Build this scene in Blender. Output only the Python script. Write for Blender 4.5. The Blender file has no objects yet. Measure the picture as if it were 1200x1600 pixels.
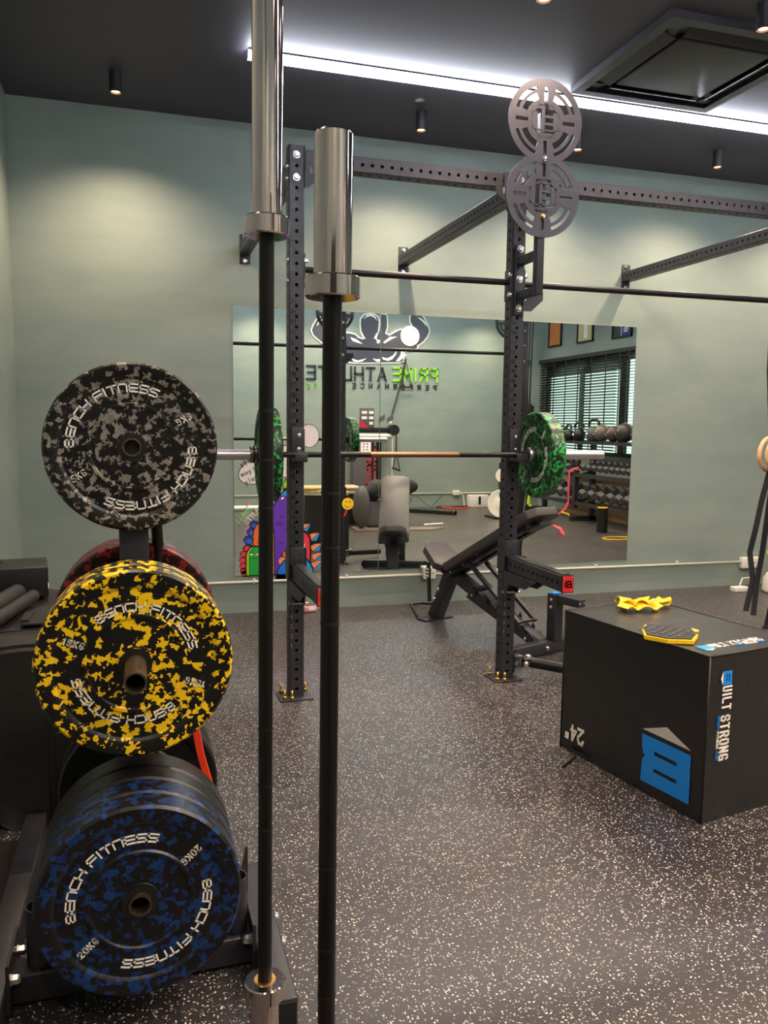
import bpy, bmesh, math, random
from mathutils import Vector, Matrix
random.seed(7)
PI = math.pi
S = bpy.context.scene
COL = S.collection

# ------------------------------------------------------------------ camera, world, exposure
cam_d = bpy.data.cameras.new('camera')
cam = bpy.data.objects.new('camera', cam_d); COL.objects.link(cam)
_yaw, _pitch, _roll, _f = -0.2966, 0.1073, 0.0117, 1257.2
_fw = Vector((-math.sin(_yaw)*math.cos(_pitch), math.cos(_yaw)*math.cos(_pitch), -math.sin(_pitch)))
_r = Vector((math.cos(_yaw), math.sin(_yaw), 0)); _u = _r.cross(_fw)
_r2 = math.cos(_roll)*_r + math.sin(_roll)*_u; _u2 = -math.sin(_roll)*_r + math.cos(_roll)*_u
_M = Matrix((_r2, _u2, -_fw)).transposed().to_4x4(); _M.translation = Vector((-0.7439, -3.9145, 1.3831))
cam.matrix_world = _M
cam_d.sensor_fit = 'VERTICAL'; cam_d.sensor_height = 36.0; cam_d.lens = _f/1600*36.0
cam_d.clip_start = 0.02; cam_d.clip_end = 200
S.camera = cam

WORLD_STRENGTH = 1.0
SPOT_W = 64.0
STRIP_E = 30.0
w = bpy.data.worlds.new('world'); S.world = w; w.use_nodes = True
w.node_tree.nodes['Background'].inputs[0].default_value = (0.90, 1.0, 0.95, 1)
w.node_tree.nodes['Background'].inputs[1].default_value = WORLD_STRENGTH
S.view_settings.view_transform = 'Standard'; S.view_settings.look = 'None'
S.view_settings.exposure = 0.93; S.view_settings.gamma = 1.0
S.view_settings.use_curve_mapping = False

# ------------------------------------------------------------------ room dimensions
XL, XR, YB, YW, H = -1.51, 6.076, -5.108, 1.939, 3.452
YM = 1.933          # mirror face
W = 1.1695          # second upright
W3 = 3.12           # third upright

# ------------------------------------------------------------------ materials
def lin(c):
    return tuple((v/12.92 if v <= 0.04045 else ((v+0.055)/1.055)**2.4) for v in [x/255 for x in c]) + (1,)

def mat(name, rgb, rough=0.5, metal=0.0, spec=0.5, bump=0, bscale=60, var=0, vscale=8, coat=0):
    m = bpy.data.materials.new(name); m.use_nodes = True
    nt = m.node_tree; b = nt.nodes['Principled BSDF']
    b.inputs['Base Color'].default_value = lin(rgb)
    b.inputs['Roughness'].default_value = rough; b.inputs['Metallic'].default_value = metal
    b.inputs['Specular IOR Level'].default_value = spec
    if coat: b.inputs['Coat Weight'].default_value = coat
    tc = nt.nodes.new('ShaderNodeTexCoord')
    if bump:
        n = nt.nodes.new('ShaderNodeTexNoise'); n.inputs['Scale'].default_value = bscale; n.inputs['Detail'].default_value = 4
        nt.links.new(tc.outputs['Object'], n.inputs['Vector'])
        bp = nt.nodes.new('ShaderNodeBump'); bp.inputs['Strength'].default_value = bump; bp.inputs['Distance'].default_value = 0.01
        nt.links.new(n.outputs['Fac'], bp.inputs['Height']); nt.links.new(bp.outputs['Normal'], b.inputs['Normal'])
    if var:
        n = nt.nodes.new('ShaderNodeTexNoise'); n.inputs['Scale'].default_value = vscale; n.inputs['Detail'].default_value = 5
        nt.links.new(tc.outputs['Object'], n.inputs['Vector'])
        r = nt.nodes.new('ShaderNodeValToRGB')
        c = lin(rgb); r.color_ramp.elements[0].position = .3; r.color_ramp.elements[1].position = .7
        r.color_ramp.elements[0].color = tuple(v*(1-var) for v in c[:3])+(1,)
        r.color_ramp.elements[1].color = tuple(min(1, v*(1+var)) for v in c[:3])+(1,)
        nt.links.new(n.outputs['Fac'], r.inputs['Fac']); nt.links.new(r.outputs['Color'], b.inputs['Base Color'])
    return m

def emit(name, rgb, strength):
    m = bpy.data.materials.new(name); m.use_nodes = True; nt = m.node_tree
    b = nt.nodes['Principled BSDF']; b.inputs['Base Color'].default_value = rgb+(1,)
    b.inputs['Emission Color'].default_value = rgb+(1,); b.inputs['Emission Strength'].default_value = strength
    return m

def mat_flake(name, base, flake, scale, thr, seed=0, rough=.42, second=None):
    """black rubber with coloured crumb baked in: ragged blobs of colour"""
    m = mat(name, base, rough); nt = m.node_tree; b = nt.nodes['Principled BSDF']
    tc = nt.nodes.new('ShaderNodeTexCoord'); mp = nt.nodes.new('ShaderNodeMapping')
    mp.inputs['Location'].default_value = (seed*3.1, seed*1.7, seed*.9)
    nt.links.new(tc.outputs['Object'], mp.inputs['Vector'])
    n0 = nt.nodes.new('ShaderNodeTexNoise'); n0.inputs['Scale'].default_value = scale*1.6; n0.inputs['Detail'].default_value = 2
    nt.links.new(mp.outputs['Vector'], n0.inputs['Vector'])
    mx = nt.nodes.new('ShaderNodeMix'); mx.data_type = 'VECTOR'; mx.inputs['Factor'].default_value = 0.02
    nt.links.new(mp.outputs['Vector'], mx.inputs[4]); nt.links.new(n0.outputs['Color'], mx.inputs[5])
    v = nt.nodes.new('ShaderNodeTexVoronoi'); v.inputs['Scale'].default_value = scale
    nt.links.new(mx.outputs[1], v.inputs['Vector'])
    sp = nt.nodes.new('ShaderNodeSeparateColor'); nt.links.new(v.outputs['Color'], sp.inputs['Color'])
    g = nt.nodes.new('ShaderNodeMath'); g.operation = 'GREATER_THAN'; g.inputs[1].default_value = thr
    nt.links.new(sp.outputs[0], g.inputs[0])
    n1 = nt.nodes.new('ShaderNodeTexNoise'); n1.inputs['Scale'].default_value = scale*.9; n1.inputs['Detail'].default_value = 2
    nt.links.new(mp.outputs['Vector'], n1.inputs['Vector'])
    g1 = nt.nodes.new('ShaderNodeMath'); g1.operation = 'GREATER_THAN'; g1.inputs[1].default_value = .45
    nt.links.new(n1.outputs['Fac'], g1.inputs[0])
    g2 = nt.nodes.new('ShaderNodeMath'); g2.operation = 'MULTIPLY'
    nt.links.new(g.outputs[0], g2.inputs[0]); nt.links.new(g1.outputs[0], g2.inputs[1])
    mc = nt.nodes.new('ShaderNodeMix'); mc.data_type = 'RGBA'
    nt.links.new(g2.outputs[0], mc.inputs[0]); mc.inputs[6].default_value = lin(base); mc.inputs[7].default_value = lin(flake)
    if second:
        m2 = nt.nodes.new('ShaderNodeMix'); m2.data_type = 'RGBA'
        nt.links.new(sp.outputs[1], m2.inputs[0]); m2.inputs[6].default_value = lin(flake); m2.inputs[7].default_value = lin(second)
        nt.links.new(m2.outputs[2], mc.inputs[7])
    nt.links.new(mc.outputs[2], b.inputs['Base Color'])
    return m

def mat_floor():
    m = mat('rubber_floor', (52, 50, 51), .5); nt = m.node_tree; b = nt.nodes['Principled BSDF']
    N = nt.nodes.new; L = nt.links.new
    tc = N('ShaderNodeTexCoord')
    def specks(scale, dist, thr, off):
        mp = N('ShaderNodeMapping'); mp.inputs['Location'].default_value = (off, off*.7, 0); L(tc.outputs['Object'], mp.inputs['Vector'])
        n0 = N('ShaderNodeTexNoise'); n0.inputs['Scale'].default_value = scale*1.3; L(mp.outputs[0], n0.inputs['Vector'])
        mx = N('ShaderNodeMix'); mx.data_type = 'VECTOR'; mx.inputs['Factor'].default_value = 0.012
        L(mp.outputs[0], mx.inputs[4]); L(n0.outputs['Color'], mx.inputs[5])
        v = N('ShaderNodeTexVoronoi'); v.inputs['Scale'].default_value = scale; v.voronoi_dimensions = '2D'; L(mx.outputs[1], v.inputs['Vector'])
        a = N('ShaderNodeMath'); a.operation = 'LESS_THAN'; a.inputs[1].default_value = dist; L(v.outputs['Distance'], a.inputs[0])
        s = N('ShaderNodeSeparateColor'); L(v.outputs['Color'], s.inputs['Color'])
        c = N('ShaderNodeMath'); c.operation = 'GREATER_THAN'; c.inputs[1].default_value = thr; L(s.outputs[0], c.inputs[0])
        d = N('ShaderNodeMath'); d.operation = 'MULTIPLY'; L(a.outputs[0], d.inputs[0]); L(c.outputs[0], d.inputs[1])
        return d
    s1 = specks(95, .20, .78, 0); s2 = specks(165, .20, .80, 3.3)
    mxx = N('ShaderNodeMath'); mxx.operation = 'MAXIMUM'; L(s1.outputs[0], mxx.inputs[0]); L(s2.outputs[0], mxx.inputs[1])
    nz = N('ShaderNodeTexNoise'); nz.inputs['Scale'].default_value = 1.2; nz.inputs['Detail'].default_value = 5; L(tc.outputs['Object'], nz.inputs['Vector'])
    rp = N('ShaderNodeValToRGB'); rp.color_ramp.elements[0].position = .3; rp.color_ramp.elements[1].position = .72
    rp.color_ramp.elements[0].color = lin((40, 37, 41)); rp.color_ramp.elements[1].color = lin((56, 52, 55)); L(nz.outputs['Fac'], rp.inputs['Fac'])
    # tile joints: 1 m rubber tiles
    br = N('ShaderNodeTexBrick'); br.offset = 0; br.inputs['Scale'].default_value = 1; br.inputs['Mortar Size'].default_value = .0022
    br.inputs['Brick Width'].default_value = 1.0; br.inputs['Row Height'].default_value = 1.0; br.inputs['Mortar Smooth'].default_value = .2
    mp = N('ShaderNodeMapping'); mp.inputs['Location'].default_value = (.18, .17, 0); L(tc.outputs['Object'], mp.inputs['Vector']); L(mp.outputs[0], br.inputs['Vector'])
    mj = N('ShaderNodeMix'); mj.data_type = 'RGBA'; L(br.outputs['Fac'], mj.inputs[0]); L(rp.outputs['Color'], mj.inputs[6]); mj.inputs[7].default_value = lin((20, 20, 20))
    mc = N('ShaderNodeMix'); mc.data_type = 'RGBA'; L(mxx.outputs[0], mc.inputs[0]); L(mj.outputs[2], mc.inputs[6]); mc.inputs[7].default_value = lin((224, 216, 208))
    L(mc.outputs[2], b.inputs['Base Color'])
    r2 = N('ShaderNodeValToRGB'); r2.color_ramp.elements[0].color = (.24,)*3+(1,); r2.color_ramp.elements[1].color = (.42,)*3+(1,); L(nz.outputs['Fac'], r2.inputs['Fac'])
    L(r2.outputs['Color'], b.inputs['Roughness'])
    n3 = N('ShaderNodeTexNoise'); n3.inputs['Scale'].default_value = 220; n3.inputs['Detail'].default_value = 3; L(tc.outputs['Object'], n3.inputs['Vector'])
    bp = N('ShaderNodeBump'); bp.inputs['Strength'].default_value = .35; bp.inputs['Distance'].default_value = .003; L(n3.outputs['Fac'], bp.inputs['Height']); L(bp.outputs[0], b.inputs['Normal'])
    return m

def mat_wall():
    m = mat('green_plaster', (150, 163, 150), .62, spec=.35); nt = m.node_tree; b = nt.nodes['Principled BSDF']
    N = nt.nodes.new; L = nt.links.new
    tc = N('ShaderNodeTexCoord'); mp = N('ShaderNodeMapping'); mp.inputs['Scale'].default_value = (1, 1, 2.6); L(tc.outputs['Object'], mp.inputs['Vector'])
    n = N('ShaderNodeTexNoise'); n.inputs['Scale'].default_value = 1.6; n.inputs['Detail'].default_value = 7; n.inputs['Roughness'].default_value = .6; L(mp.outputs[0], n.inputs['Vector'])
    r = N('ShaderNodeValToRGB'); r.color_ramp.elements[0].position = .3; r.color_ramp.elements[1].position = .75
    r.color_ramp.elements[0].color = lin((130, 144, 138)); r.color_ramp.elements[1].color = lin((145, 156, 147))
    L(n.outputs['Fac'], r.inputs['Fac']); L(r.outputs['Color'], b.inputs['Base Color'])
    n2 = N('ShaderNodeTexNoise'); n2.inputs['Scale'].default_value = 9; n2.inputs['Detail'].default_value = 6; L(mp.outputs[0], n2.inputs['Vector'])
    bp = N('ShaderNodeBump'); bp.inputs['Strength'].default_value = .12; bp.inputs['Distance'].default_value = .01; L(n2.outputs['Fac'], bp.inputs['Height']); L(bp.outputs[0], b.inputs['Normal'])
    return m

M = dict(
    wall=mat_wall(), floor=mat_floor(),
    ceil=mat('charcoal_ceiling_paint', (78, 75, 88), .6, var=.06, vscale=1.5),
    black=mat('black_powder_coat', (43, 42, 50), .40, bump=.06, bscale=300),
    dark=mat('deep_black_plastic', (20, 20, 22), .45),
    matte=mat('matte_black', (15, 15, 16), .7),
    shaft=mat('black_oxide_steel', (34, 31, 32), .33, .55),
    chrome=mat('worn_chrome', (205, 190, 187), .09, 1.0, var=.06, vscale=14),
    steel=mat('brushed_steel', (190, 186, 188), .34, 1.0),
    zinc=mat('zinc_bolt', (222, 222, 222), .25, 1.0),
    brass=mat('brass', (214, 168, 92), .3, 1.0),
    bronze=mat('worn_bare_steel', (128, 96, 72), .34, .8),
    rust=mat('dull_worn_steel', (112, 98, 86), .42, .85, var=.25, vscale=40),
    white=mat('white_plastic', (225, 222, 215), .45),
    print=mat('white_print', (252, 246, 238), .6),
    num=mat('stamped_numeral_black', (6, 6, 8), .35),
    numlite=mat('worn_numeral', (120, 118, 116), .5),
    pad=mat('bench_vinyl', (72, 68, 70), .42, bump=.15, bscale=250),
    boxtop=mat('black_box_cover', (20, 19, 22), .34, spec=1.0, bump=.2, bscale=30),
    blue=mat('logo_blue', (20, 138, 236), .5), lite=mat('logo_grey_white', (205, 198, 192), .5),
    red=mat('red_plastic', (205, 32, 40), .4), orange=mat('orange_red_band', (235, 62, 28), .5),
    pink=mat('coral_band', (224, 74, 84), .5), yellow=mat('yellow_rubber', (242, 196, 24), .5),
    lime=mat('lime_paint', (140, 226, 20), .5), wood=mat('pale_wood', (206, 168, 126), .45, var=.12, vscale=30),
    fabric=mat('black_cover_fabric', (32, 29, 30), .55, bump=.5, bscale=14), graphite=mat('graphite_vinyl', (84, 82, 86), .6, bump=.2, bscale=20),
    grey=mat('grey_plate_steel', (60, 58, 68), .5, .1), hex=mat('grey_rubber_hex', (78, 78, 84), .5),
    hexd=mat('dark_rubber_hex', (40, 40, 44), .5), tan=mat('tan_board', (120, 98, 66), .6),
    blackband=mat('black_webbing', (18, 18, 24), .6), slat=mat('black_wood_slat', (26, 25, 26), .38),
    frame=mat('dark_window_frame', (38, 44, 42), .4), mat_=mat('taupe_mat', (126, 110, 98), .6),
    orangeart=mat('orange_art', (205, 128, 70), .5), cream=mat('cream_art', (196, 186, 140), .5),
    navy=mat('navy_art', (36, 48, 140), .5), charcoal=mat('charcoal_art', (52, 56, 62), .5),
    lamp=emit('warm_bulb', (1.0, .45, .16), 7.0), led=emit('cool_led', (.86, .90, 1.0), STRIP_E),
    led_fill=emit('added_rear_fill_led', (.90, .92, 1.0), STRIP_E*1.25),  # for the added fill strip behind the camera
    pvc=mat('white_conduit', (208, 206, 196), .4),
    f_grey=mat_flake('black_rubber_grey_crumb', (15, 12, 13), (146, 136, 132), 72, .58, 1, .34, (118, 112, 94)),
    f_yellow=mat_flake('black_rubber_yellow_crumb', (14, 12, 12), (252, 204, 14), 66, .56, 2, .4),
    f_blue=mat_flake('black_rubber_blue_crumb', (18, 15, 16), (16, 58, 116), 64, .52, 3, .36, (16, 40, 84)),
    f_green=mat_flake('black_rubber_green_crumb', (16, 24, 20), (30, 160, 66), 70, .58, 4, .36),
    f_red=mat_flake('black_rubber_red_crumb', (30, 22, 24), (140, 34, 44), 72, .6, 5, .36),
    rubber=mat('plain_black_rubber', (22, 22, 23), .36),
    hub=mat('scuffed_hub', (60, 56, 54), .35, .7),
)
def glass():
    m = bpy.data.materials.new('window_glass'); m.use_nodes = True; nt = m.node_tree; nt.nodes.clear()
    o = nt.nodes.new('ShaderNodeOutputMaterial'); mx = nt.nodes.new('ShaderNodeMixShader')
    t = nt.nodes.new('ShaderNodeBsdfTransparent'); t.inputs[0].default_value = (.86, .95, .90, 1)
    g = nt.nodes.new('ShaderNodeBsdfGlossy'); g.inputs['Roughness'].default_value = .02; mx.inputs[0].default_value = .07
    nt.links.new(t.outputs[0], mx.inputs[1]); nt.links.new(g.outputs[0], mx.inputs[2]); nt.links.new(mx.outputs[0], o.inputs[0]); return m
M['glass'] = glass()
def mirror_mat():
    m = bpy.data.materials.new('silvered_mirror'); m.use_nodes = True; nt = m.node_tree; nt.nodes.clear()
    o = nt.nodes.new('ShaderNodeOutputMaterial'); g = nt.nodes.new('ShaderNodeBsdfGlossy')
    g.inputs[0].default_value = (.80, .86, .82, 1); g.inputs['Roughness'].default_value = 0.0
    nt.links.new(g.outputs[0], o.inputs[0]); return m
M['mirror'] = mirror_mat()

# ------------------------------------------------------------------ mesh building
X3, Y3, Z3 = Vector((1, 0, 0)), Vector((0, 1, 0)), Vector((0, 0, 1))
def V(*a): return Vector(a[0]) if len(a) == 1 else Vector(a)

class MB:
    def __init__(s): s.v = []; s.f = []; s.sm = []
    def add(s, vs, fs, smooth=False):
        n = len(s.v); s.v += [Vector(p) for p in vs]
        s.f += [tuple(i+n for i in f) for f in fs]; s.sm += [smooth]*len(fs); return s
    def box(s, c, size, ax=None, bev=0):
        ex, ey, ez = ax if ax else (X3, Y3, Z3); c = V(c)
        hx, hy, hz = [k/2 for k in size]
        if bev <= 0:
            vs = [c+ex*(hx*a)+ey*(hy*b)+ez*(hz*d) for a in (-1, 1) for b in (-1, 1) for d in (-1, 1)]
            return s.add(vs, [(0, 1, 3, 2), (4, 6, 7, 5), (0, 4, 5, 1), (2, 3, 7, 6), (0, 2, 6, 4), (1, 5, 7, 3)])
        bm = bmesh.new(); bmesh.ops.create_cube(bm, size=1)
        for v in bm.verts: v.co = Vector((v.co.x*size[0], v.co.y*size[1], v.co.z*size[2]))
        bmesh.ops.bevel(bm, geom=list(bm.edges), offset=min(bev, min(size)*.45), segments=3, profile=.5, affect='EDGES')
        bm.verts.ensure_lookup_table()
        vs = [c+ex*v.co.x+ey*v.co.y+ez*v.co.z for v in bm.verts]; fs = [tuple(v.index for v in f.verts) for f in bm.faces]
        bm.free(); return s.add(vs, fs, True)
    def bar(s, p0, p1, w, h, up=Z3, bev=0):
        p0, p1 = V(p0), V(p1); z = (p1-p0); L = z.length; z.normalize()
        x = up.cross(z)
        if x.length < 1e-4: x = X3.copy()
        x.normalize(); y = z.cross(x)
        return s.box((p0+p1)/2, (w, h, L), (x, y, z), bev)
    def lathe(s, prof, o, axis, seg=32, close=False, smooth=True):
        o = V(o); a = V(axis).normalized(); t = X3 if abs(a.x) < .9 else Y3
        e1 = a.cross(t).normalized(); e2 = a.cross(e1); n = len(prof); vs = []; fs = []
        for i in range(seg):
            k = 2*PI*i/seg; d = e1*math.cos(k)+e2*math.sin(k)
            vs += [o+d*r+a*h for r, h in prof]
        for i in range(seg):
            j = (i+1) % seg
            for q in range(n if close else n-1):
                q2 = (q+1) % n
                fs.append((i*n+q, j*n+q, j*n+q2, i*n+q2))
        s.add(vs, fs, smooth); base = len(s.v)-len(vs)
        if not close:
            for q in (0, n-1):
                if prof[q][0] > 1e-5:
                    s.f.append(tuple(base+i*n+q for i in range(seg))); s.sm.append(False)
        return s
    def cyl(s, p0, p1, r, r2=None, seg=20):
        p0, p1 = V(p0), V(p1); L = (p1-p0).length; r2 = r if r2 is None else r2
        return s.lathe([(r, 0), (r2, L)], p0, p1-p0, seg)
    def pipe(s, p0, p1, r, ri, seg=24):
        p0, p1 = V(p0), V(p1); L = (p1-p0).length
        return s.lathe([(r, 0), (r, L), (ri, L), (ri, 0)], p0, p1-p0, seg, close=True)
    def sweep(s, pts, r, seg=10, closed=False, flat=None):
        """tube (or flat strap: flat=(width, thickness, widthdir)) along points"""
        pts = [V(p) for p in pts]; n = len(pts); vs = []; fs = []; prev = None
        for i, p in enumerate(pts):
            a = pts[(i-1) % n] if (i > 0 or closed) else p; b = pts[(i+1) % n] if (i < n-1 or closed) else p
            t = (b-a).normalized()
            if flat:
                e1 = V(flat[2]); e1 = (e1-t*e1.dot(t)).normalized()
            else:
                e1 = prev if prev else (X3 if abs(t.x) < .9 else Y3); e1 = (e1-t*e1.dot(t)).normalized()
            prev = e1; e2 = t.cross(e1)
            if flat:
                vs += [p+e1*(flat[0]/2*q[0])+e2*(flat[1]/2*q[1]) for q in ((1, 1), (-1, 1), (-1, -1), (1, -1))]; seg = 4
            else:
                vs += [p+e1*(r*math.cos(2*PI*k/seg))+e2*(r*math.sin(2*PI*k/seg)) for k in range(seg)]
        for i in range(n if closed else n-1):
            j = (i+1) % n
            for k in range(seg): fs.append((i*seg+k, i*seg+(k+1) % seg, j*seg+(k+1) % seg, j*seg+k))
        s.add(vs, fs, not flat)
        if not closed:
            b0 = len(s.v)-len(vs); s.f.append(tuple(b0+k for k in range(seg))); s.sm.append(False)
            s.f.append(tuple(b0+(n-1)*seg+k for k in range(seg))); s.sm.append(False)
        return s
    def prism(s, pts, o, u, v, t):
        """polygon in the plane (o,u,v), extruded by t along u x v"""
        o, u, v = V(o), V(u), V(v); n = u.cross(v).normalized()
        A = [o+u*a+v*b for a, b in pts]; k = len(A)
        fs = [tuple(range(k-1, -1, -1)), tuple(range(k, 2*k))]+[(i, (i+1) % k, k+(i+1) % k, k+i) for i in range(k)]
        return s.add(A+[p+n*t for p in A], fs)
    def ball(s, c, r, seg=20, sz=1.0):
        pr = [(max(1e-6, r*math.sin(PI*i/12)), -r*sz*math.cos(PI*i/12)) for i in range(13)]
        return s.lathe(pr, c, Z3, seg)
    def build(s, name, m, parent=None, origin=None):
        me = bpy.data.meshes.new(name)
        if parent is None:
            if origin is None:
                xs = [p.x for p in s.v]; ys = [p.y for p in s.v]; zs = [p.z for p in s.v]
                origin = Vector(((min(xs)+max(xs))/2, (min(ys)+max(ys))/2, min(zs)))
            off = V(origin)
        else:
            off = Vector((0, 0, 0)); q = parent
            while q: off += q.location; q = q.parent
        me.from_pydata([p-off for p in s.v], [], s.f)
        me.polygons.foreach_set('use_smooth', s.sm); me.validate(); me.update()
        bm = bmesh.new(); bm.from_mesh(me); bmesh.ops.recalc_face_normals(bm, faces=bm.faces)
        for e in bm.edges:
            if len(e.link_faces) == 2 and e.calc_face_angle(0) > .6: e.smooth = False
        bm.to_mesh(me); bm.free()
        me.materials.append(M[m] if isinstance(m, str) else m)
        o = bpy.data.objects.new(name, me); COL.objects.link(o)
        if parent: o.parent = parent
        else: o.location = off
        return o

def tag(o, label, cat, group=None, kind=None):
    o['label'] = label
    if cat: o['category'] = cat
    if group: o['group'] = group
    if kind: o['kind'] = kind
    return o
def thing(name, loc, label, cat, group=None):
    o = bpy.data.objects.new(name, None); COL.objects.link(o); o.location = loc; o.empty_display_size = .05
    return tag(o, label, cat, group)
def struct(name, mb, m):
    o = mb.build(name, m); o['kind'] = 'structure'; return o
def dup(root, loc, label=None, rotz=None, group=None, mats=None):
    r = root.copy(); COL.objects.link(r); r.location = loc
    if label: r['label'] = label
    if group: r['group'] = group
    if rotz is not None: r.rotation_euler = (0, 0, rotz)
    for ch in list(root.children):
        c = ch.copy(); COL.objects.link(c); c.parent = r
        for g in list(ch.children):
            d = g.copy(); COL.objects.link(d); d.parent = c
    return r

# ------------------------------------------------------------------ stroke lettering
SQ = {'B': [[(0, 0), (0, 1), (.85, 1), (.85, .55), (1, .5), (1, 0), (0, 0)], [(0, .5), (1, .5)]],
      'E': [[(1, 1), (0, 1), (0, 0), (1, 0)], [(0, .5), (1, .5)]], 'N': [[(0, 0), (0, 1), (1, 1), (1, 0)]],
      'C': [[(1, 1), (0, 1), (0, 0), (1, 0)]], 'H': [[(0, 1), (0, 0)], [(1, 1), (1, 0)], [(0, .5), (1, .5)]],
      'F': [[(1, 1), (0, 1), (0, 0)], [(0, .5), (1, .5)]], 'I': [[(.15, 0), (.15, 1)]], 'T': [[(0, 1), (1, 1)], [(.5, 1), (.5, 0)]],
      'S': [[(1, 1), (0, 1), (0, .5), (1, .5), (1, 0), (0, 0)]]}
RO = {'A': [[(0, 0), (.5, 1), (1, 0)], [(.2, .35), (.8, .35)]],
      'B': [[(0, 0), (0, 1), (.75, 1), (.95, .85), (.95, .65), (.75, .52), (1, .38), (1, .15), (.8, 0), (0, 0)], [(0, .52), (.75, .52)]],
      'C': [[(1, .78), (.8, 1), (.2, 1), (0, .8), (0, .2), (.2, 0), (.8, 0), (1, .22)]],
      'E': [[(1, 1), (0, 1), (0, 0), (1, 0)], [(0, .52), (.85, .52)]], 'F': [[(1, 1), (0, 1), (0, 0)], [(0, .52), (.85, .52)]],
      'G': [[(1, .86), (.8, 1), (.2, 1), (0, .8), (0, .2), (.2, 0), (1, 0), (1, .42), (.6, .42)]],
      'H': [[(0, 0), (0, 1)], [(1, 0), (1, 1)], [(0, .5), (1, .5)]], 'I': [[(.15, 0), (.15, 1)]],
      'K': [[(0, 0), (0, 1)], [(1, 1), (0, .4)], [(.3, .58), (1, 0)]], 'L': [[(0, 1), (0, 0), (1, 0)]],
      'M': [[(0, 0), (0, 1), (.5, .4), (1, 1), (1, 0)]], 'N': [[(0, 0), (0, 1), (1, 0), (1, 1)]],
      'O': [[(.2, 0), (0, .2), (0, .8), (.2, 1), (.8, 1), (1, .8), (1, .2), (.8, 0), (.2, 0)]],
      'P': [[(0, 0), (0, 1), (.8, 1), (1, .85), (1, .6), (.8, .45), (0, .45)]],
      'R': [[(0, 0), (0, 1), (.8, 1), (1, .85), (1, .62), (.8, .48), (0, .48)], [(.55, .48), (1, 0)]],
      'S': [[(1, .8), (.8, 1), (.2, 1), (0, .82), (0, .65), (.2, .53), (.8, .47), (1, .35), (1, .18), (.8, 0), (.2, 0), (0, .2)]],
      'T': [[(0, 1), (1, 1)], [(.5, 1), (.5, 0)]], 'U': [[(0, 1), (0, .2), (.2, 0), (.8, 0), (1, .2), (1, 1)]],
      'Y': [[(0, 1), (.5, .5), (1, 1)], [(.5, .5), (.5, 0)]],
      '0': [[(.2, 0), (0, .2), (0, .8), (.2, 1), (.8, 1), (1, .8), (1, .2), (.8, 0), (.2, 0)]],
      '1': [[(.1, .8), (.5, 1), (.5, 0)]], '2': [[(0, .8), (.2, 1), (.8, 1), (1, .8), (1, .6), (0, 0), (1, 0)]],
      '3': [[(0, .85), (.2, 1), (.8, 1), (1, .85), (1, .62), (.75, .52), (.4, .52)], [(.75, .52), (1, .4), (1, .15), (.8, 0), (.2, 0), (0, .15)]],
      '4': [[(.75, 0), (.75, 1), (0, .3), (1, .3)]], '5': [[(1, 1), (.1, 1), (.05, .55), (.7, .6), (1, .42), (1, .18), (.8, 0), (.2, 0), (0, .15)]],
      '6': [[(1, .85), (.8, 1), (.2, 1), (0, .8), (0, .2), (.2, 0), (.8, 0), (1, .2), (1, .4), (.8, .55), (0, .5)]],
      '7': [[(0, 1), (1, 1), (.4, 0)]], '8': [[(.25, .52), (.05, .68), (.05, .85), (.25, 1), (.75, 1), (.95, .85), (.95, .68), (.75, .52), (.25, .52), (0, .35), (0, .15), (.2, 0), (.8, 0), (1, .15), (1, .35), (.75, .52)]],
      '9': [[(0, .15), (.2, 0), (.8, 0), (1, .2), (1, .8), (.8, 1), (.2, 1), (0, .8), (0, .6), (.2, .45), (1, .5)]],
      '"': [[(.25, 1), (.2, .72)], [(.6, 1), (.55, .72)]], '.': [[(0, .1), (.12, .1)]],
      's': [[(.9, .5), (.3, .6), (.1, .42), (.8, .22), (.6, .02), (0, .08)]], 't': [[(.4, .95), (.35, .1), (.6, 0)], [(0, .62), (.8, .66)]],
      'r': [[(.1, .6), (.15, 0)], [(.13, .4), (.4, .6), (.8, .55)]], 'm': [[(0, .6), (.05, 0)], [(.03, .4), (.25, .58), (.42, .5), (.45, 0)], [(.45, .42), (.7, .6), (.9, .48), (.95, 0)]],
      'a': [[(.8, .5), (.4, .6), (.05, .35), (.2, .03), (.6, .08), (.8, .5), (.9, 0)]], 'y': [[(.1, .6), (.2, .2), (.6, .15)], [(.8, .6), (.6, -.1), (.3, -.35), (.05, -.2)]],
      'n': [[(.05, .6), (.1, 0)], [(.08, .38), (.4, .6), (.7, .48), (.75, 0)]], 'o': [[(.4, .6), (.05, .35), (.3, 0), (.75, .22), (.65, .55), (.4, .6)]],
      'p': [[(.1, .6), (.05, -.4)], [(.1, .45), (.5, .6), (.8, .35), (.5, .05), (.1, .1)]], 'l': [[(.2, 1), (.25, 0)]],
      'f': [[(.8, .9), (.5, 1), (.3, .7), (.3, -.2)], [(.05, .5), (.7, .52)]], 'i': [[(.3, .55), (.35, 0)], [(.3, .78), (.32, .84)]],
      'e': [[(.1, .3), (.75, .38), (.6, .6), (.25, .55), (.05, .25), (.3, 0), (.75, .1)]], 'g': [[(.8, .5), (.4, .6), (.05, .35), (.3, .05), (.75, .2), (.8, .5), (.7, -.3), (.2, -.35)]]}
NARROW = {'I': .32, '1': .62, 'i': .5, 'l': .5, '.': .25, '"': .6}

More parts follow.
